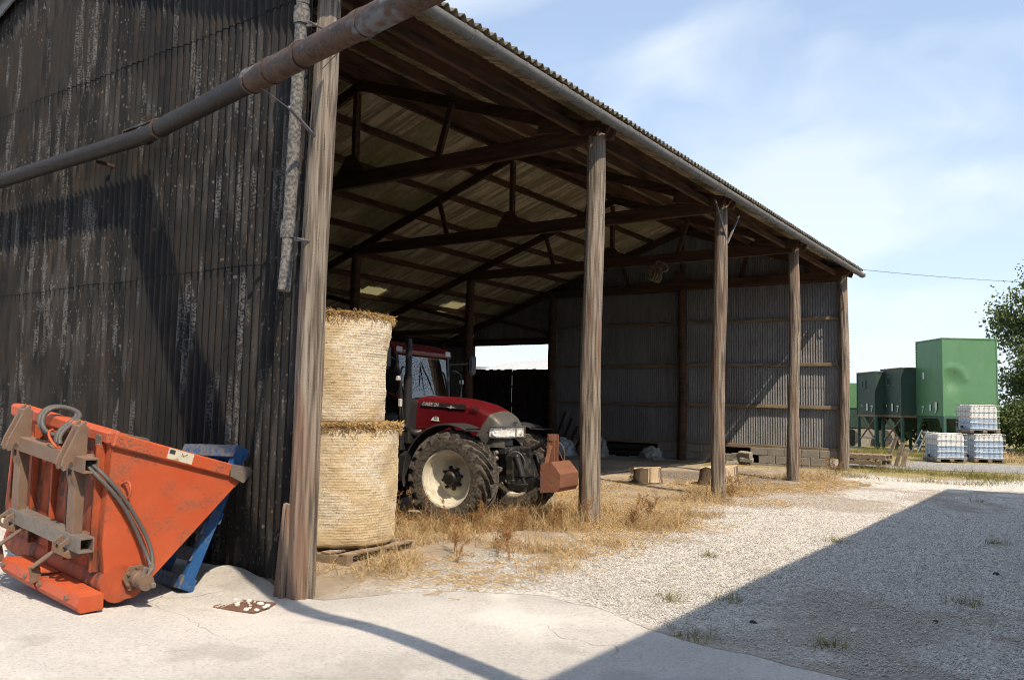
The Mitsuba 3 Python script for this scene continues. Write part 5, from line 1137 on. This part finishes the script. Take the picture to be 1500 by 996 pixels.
# dried dock and nettle stems
def weed(x, y, h, seed, label, dense=1.0):
    r = np.random.default_rng(seed); k = thing('dead_weed', label, 'weed', 'dead weeds before the barn'); st, A, B = [], [], []
    ns = r.integers(2, 5)
    for q in range(ns):
        d = r.normal(0, .22, 2); hh = h * r.uniform(.65, 1.05); z0 = z1(x, y)
        pts = spline([(x + r.normal(0, .02), y + r.normal(0, .02), z0 - .02), (x + d[0] * hh * .4, y + d[1] * hh * .4, z0 + hh * .5), (x + d[0] * hh, y + d[1] * hh, z0 + hh)], 9)
        st.append(tube(pts, np.linspace(.005, .002, 9), 5))
        for w in range(int(9 * dense)):
            b = pts[r.integers(2, 9)]; e = b + np.array((r.normal(0, .07), r.normal(0, .07), r.uniform(.0, .12))) * (.6 + h); p2 = spline([b, (b + e) / 2 + (0, 0, .015), e], 5); st.append(tube(p2, .0017, 4))
            n = 15; s = p2[r.integers(1, 5, n)] + r.normal(0, .012, (n, 3)); A.append(s); B.append(s + r.normal(0, .012, (n, 3)) + (0, 0, -.004))
    part('stem', st, 'm_weed', k)
    A, B = np.vstack(A), np.vstack(B); part('seed_heads', sticks(A, B, np.full(len(A), .0030)), 'm_weed', k, kind='stuff')
wl = [(-1.35, 8.05, .72, 'tall brown dead dock with seed heads against the dark wheel'), (-1.1, 8.25, .5, ''), (-.85, 8.5, .42, ''), (-.6, 8.75, .34, ''), (-.75, 8.95, .36, ''), (-.35, 9.0, .3, ''), (-.3, 9.35, .32, ''), (.05, 9.6, .28, ''), (-.1, 9.9, .25, ''), (.2, 8.3, .40, ''), (.1, 7.4, .40, ''), (.5, 7.7, .42, ''), (.45, 7.0, .33, ''), (.8, 7.5, .3, ''), (.2, 10.15, .35, ''), (.75, 11.1, .45, 'spindly dead weed beside the second barn post'), (.62, 10.7, .32, ''), (.2, 15.9, .40, ''), (.35, 15.3, .35, ''), (-2.55, 17.0, .30, 'small dead weed beside the pale tree stump'), (-.2, 24.6, .4, ''), (.25, 23.5, .35, ''), (-1.2, 24.9, .4, '')]
for k, (x, y, h, lb) in enumerate(wl):
    lb = lb or ('low brown dead weed before the front tyres of the tractor' if k < 9 else 'low brown dead weed in the open grass between the bales and the second post' if k < 16 else 'low brown dead weed at the foot of the third barn post' if k < 19 else 'small brown dead weed before the block plinth by the end post')
    weed(x, y, h, 200 + k, lb)
# leafy weeds and rough grass round the posts and tyres
for k, (x, y) in enumerate(((0, 5.3), (.05, 10.5), (.05, 15.5), (.05, 20.4), (.0, 25.3))):
    pass
P = scatter(1300, -2.4, .3, 8.2, 10.6, wheelweeds, 15); r = np.random.default_rng(16)
o = part('dead_stalks', blades(P, r.gamma(3, .04, len(P)) + .04, r.uniform(.003, .007, len(P)), .8, 17, 3, .7), 'm_weed', None, kind='stuff'); tag(o, 'brown dead stalks round the front tyre of the tractor', 'dead weeds')
# gravel
def gdens(x, y):
    d = np.hypot(x - 6, y); e = np.interp(x, [1.2, 1.97, 2.6, 3.19, 4.5, 8], [6.0, 6.36, 6.2, 5.9, 5.62, 5.1])
    return np.clip((y - e + .25 * (nz(x, y, 2) - .5)) / .25, 0, 1) * np.clip((x - .1 + (nz(x, y, 1.2, 6) - .5) * 2) / .9, .03, 1) * np.clip(8.0 / d, 0, 1) ** 2
def stones(n, x0, x1, y0, y1, fn, smin, smax, seed):
    P = scatter(n, x0, x1, y0, y1, fn, seed); r = np.random.default_rng(seed + 1); s = smin + (smax - smin) * r.beta(1.2, 5, n)
    o = np.array([(1, 0, 0), (0, 1, 0), (-1, 0, 0), (0, -1, 0), (.2, .1, 1), (0, 0, -1)], float); f = np.array([(0, 1, 4), (1, 2, 4), (2, 3, 4), (3, 0, 4), (1, 0, 5), (2, 1, 5), (3, 2, 5), (0, 3, 5)])
    V = o[None] * r.uniform(.6, 1.3, (n, 6, 1)) * np.array((1, .85, .6)); a = r.uniform(0, 2 * PI, n); c, q = np.cos(a)[:, None], np.sin(a)[:, None]
    V = np.stack([V[..., 0] * c - V[..., 1] * q, V[..., 0] * q + V[..., 1] * c, V[..., 2]], -1) * s[:, None, None]
    V = V + P[:, None] + np.array((0, 0, 1)) * (s * .22)[:, None, None] + np.array((0, 0, .006))
    return trimesh.Trimesh(V.reshape(-1, 3), (np.arange(n)[:, None, None] * 6 + f[None]).reshape(-1, 3), process=False)
o = part('gravel', stones(120000, .2, 7.4, 5.2, 20, gdens, .004, .019, 31), 'm_stone', None, kind='stuff'); tag(o, 'pale chalky gravel covering the yard', 'gravel')
o = part('grit', stones(9000, -2.5, 6.5, 2.6, 6.3, lambda x, y: np.clip((nz(x, y, .7, 4) - .35) * 2.2, .04, 1) * (y < np.interp(x, [-3, 0, .33, 1.97, 3.19, 8], [5.1, 5.0, 5.3, 6.4, 5.9, 5.2])), .002, .007, 35), 'm_stone', None, kind='stuff'); tag(o, 'fine grit strewn over the concrete apron', 'grit')
for k, (x, y, s) in enumerate(((3.75, 6.6, .030), (4.45, 6.85, .035), (4.9, 7.6, .026), (3.9, 8.2, .03), (5.1, 10.2, .035), (4.6, 11.5, .04))):
    o = part('yard_stone', xf(lump(s, 90 + k), rotz(k, (x, y, z1(x, y) + s * .3))), 'm_stone' if k % 2 else 'm_iron', None, smooth=25)
    tag(o, ('pale' if k % 2 else 'dark') + ' stone lying in the shaded gravel, ' + ['nearest the camera', 'second nearest', 'third nearest', 'beside the shadow edge', 'far out in the shadow', 'farthest of them'][k], 'stone')
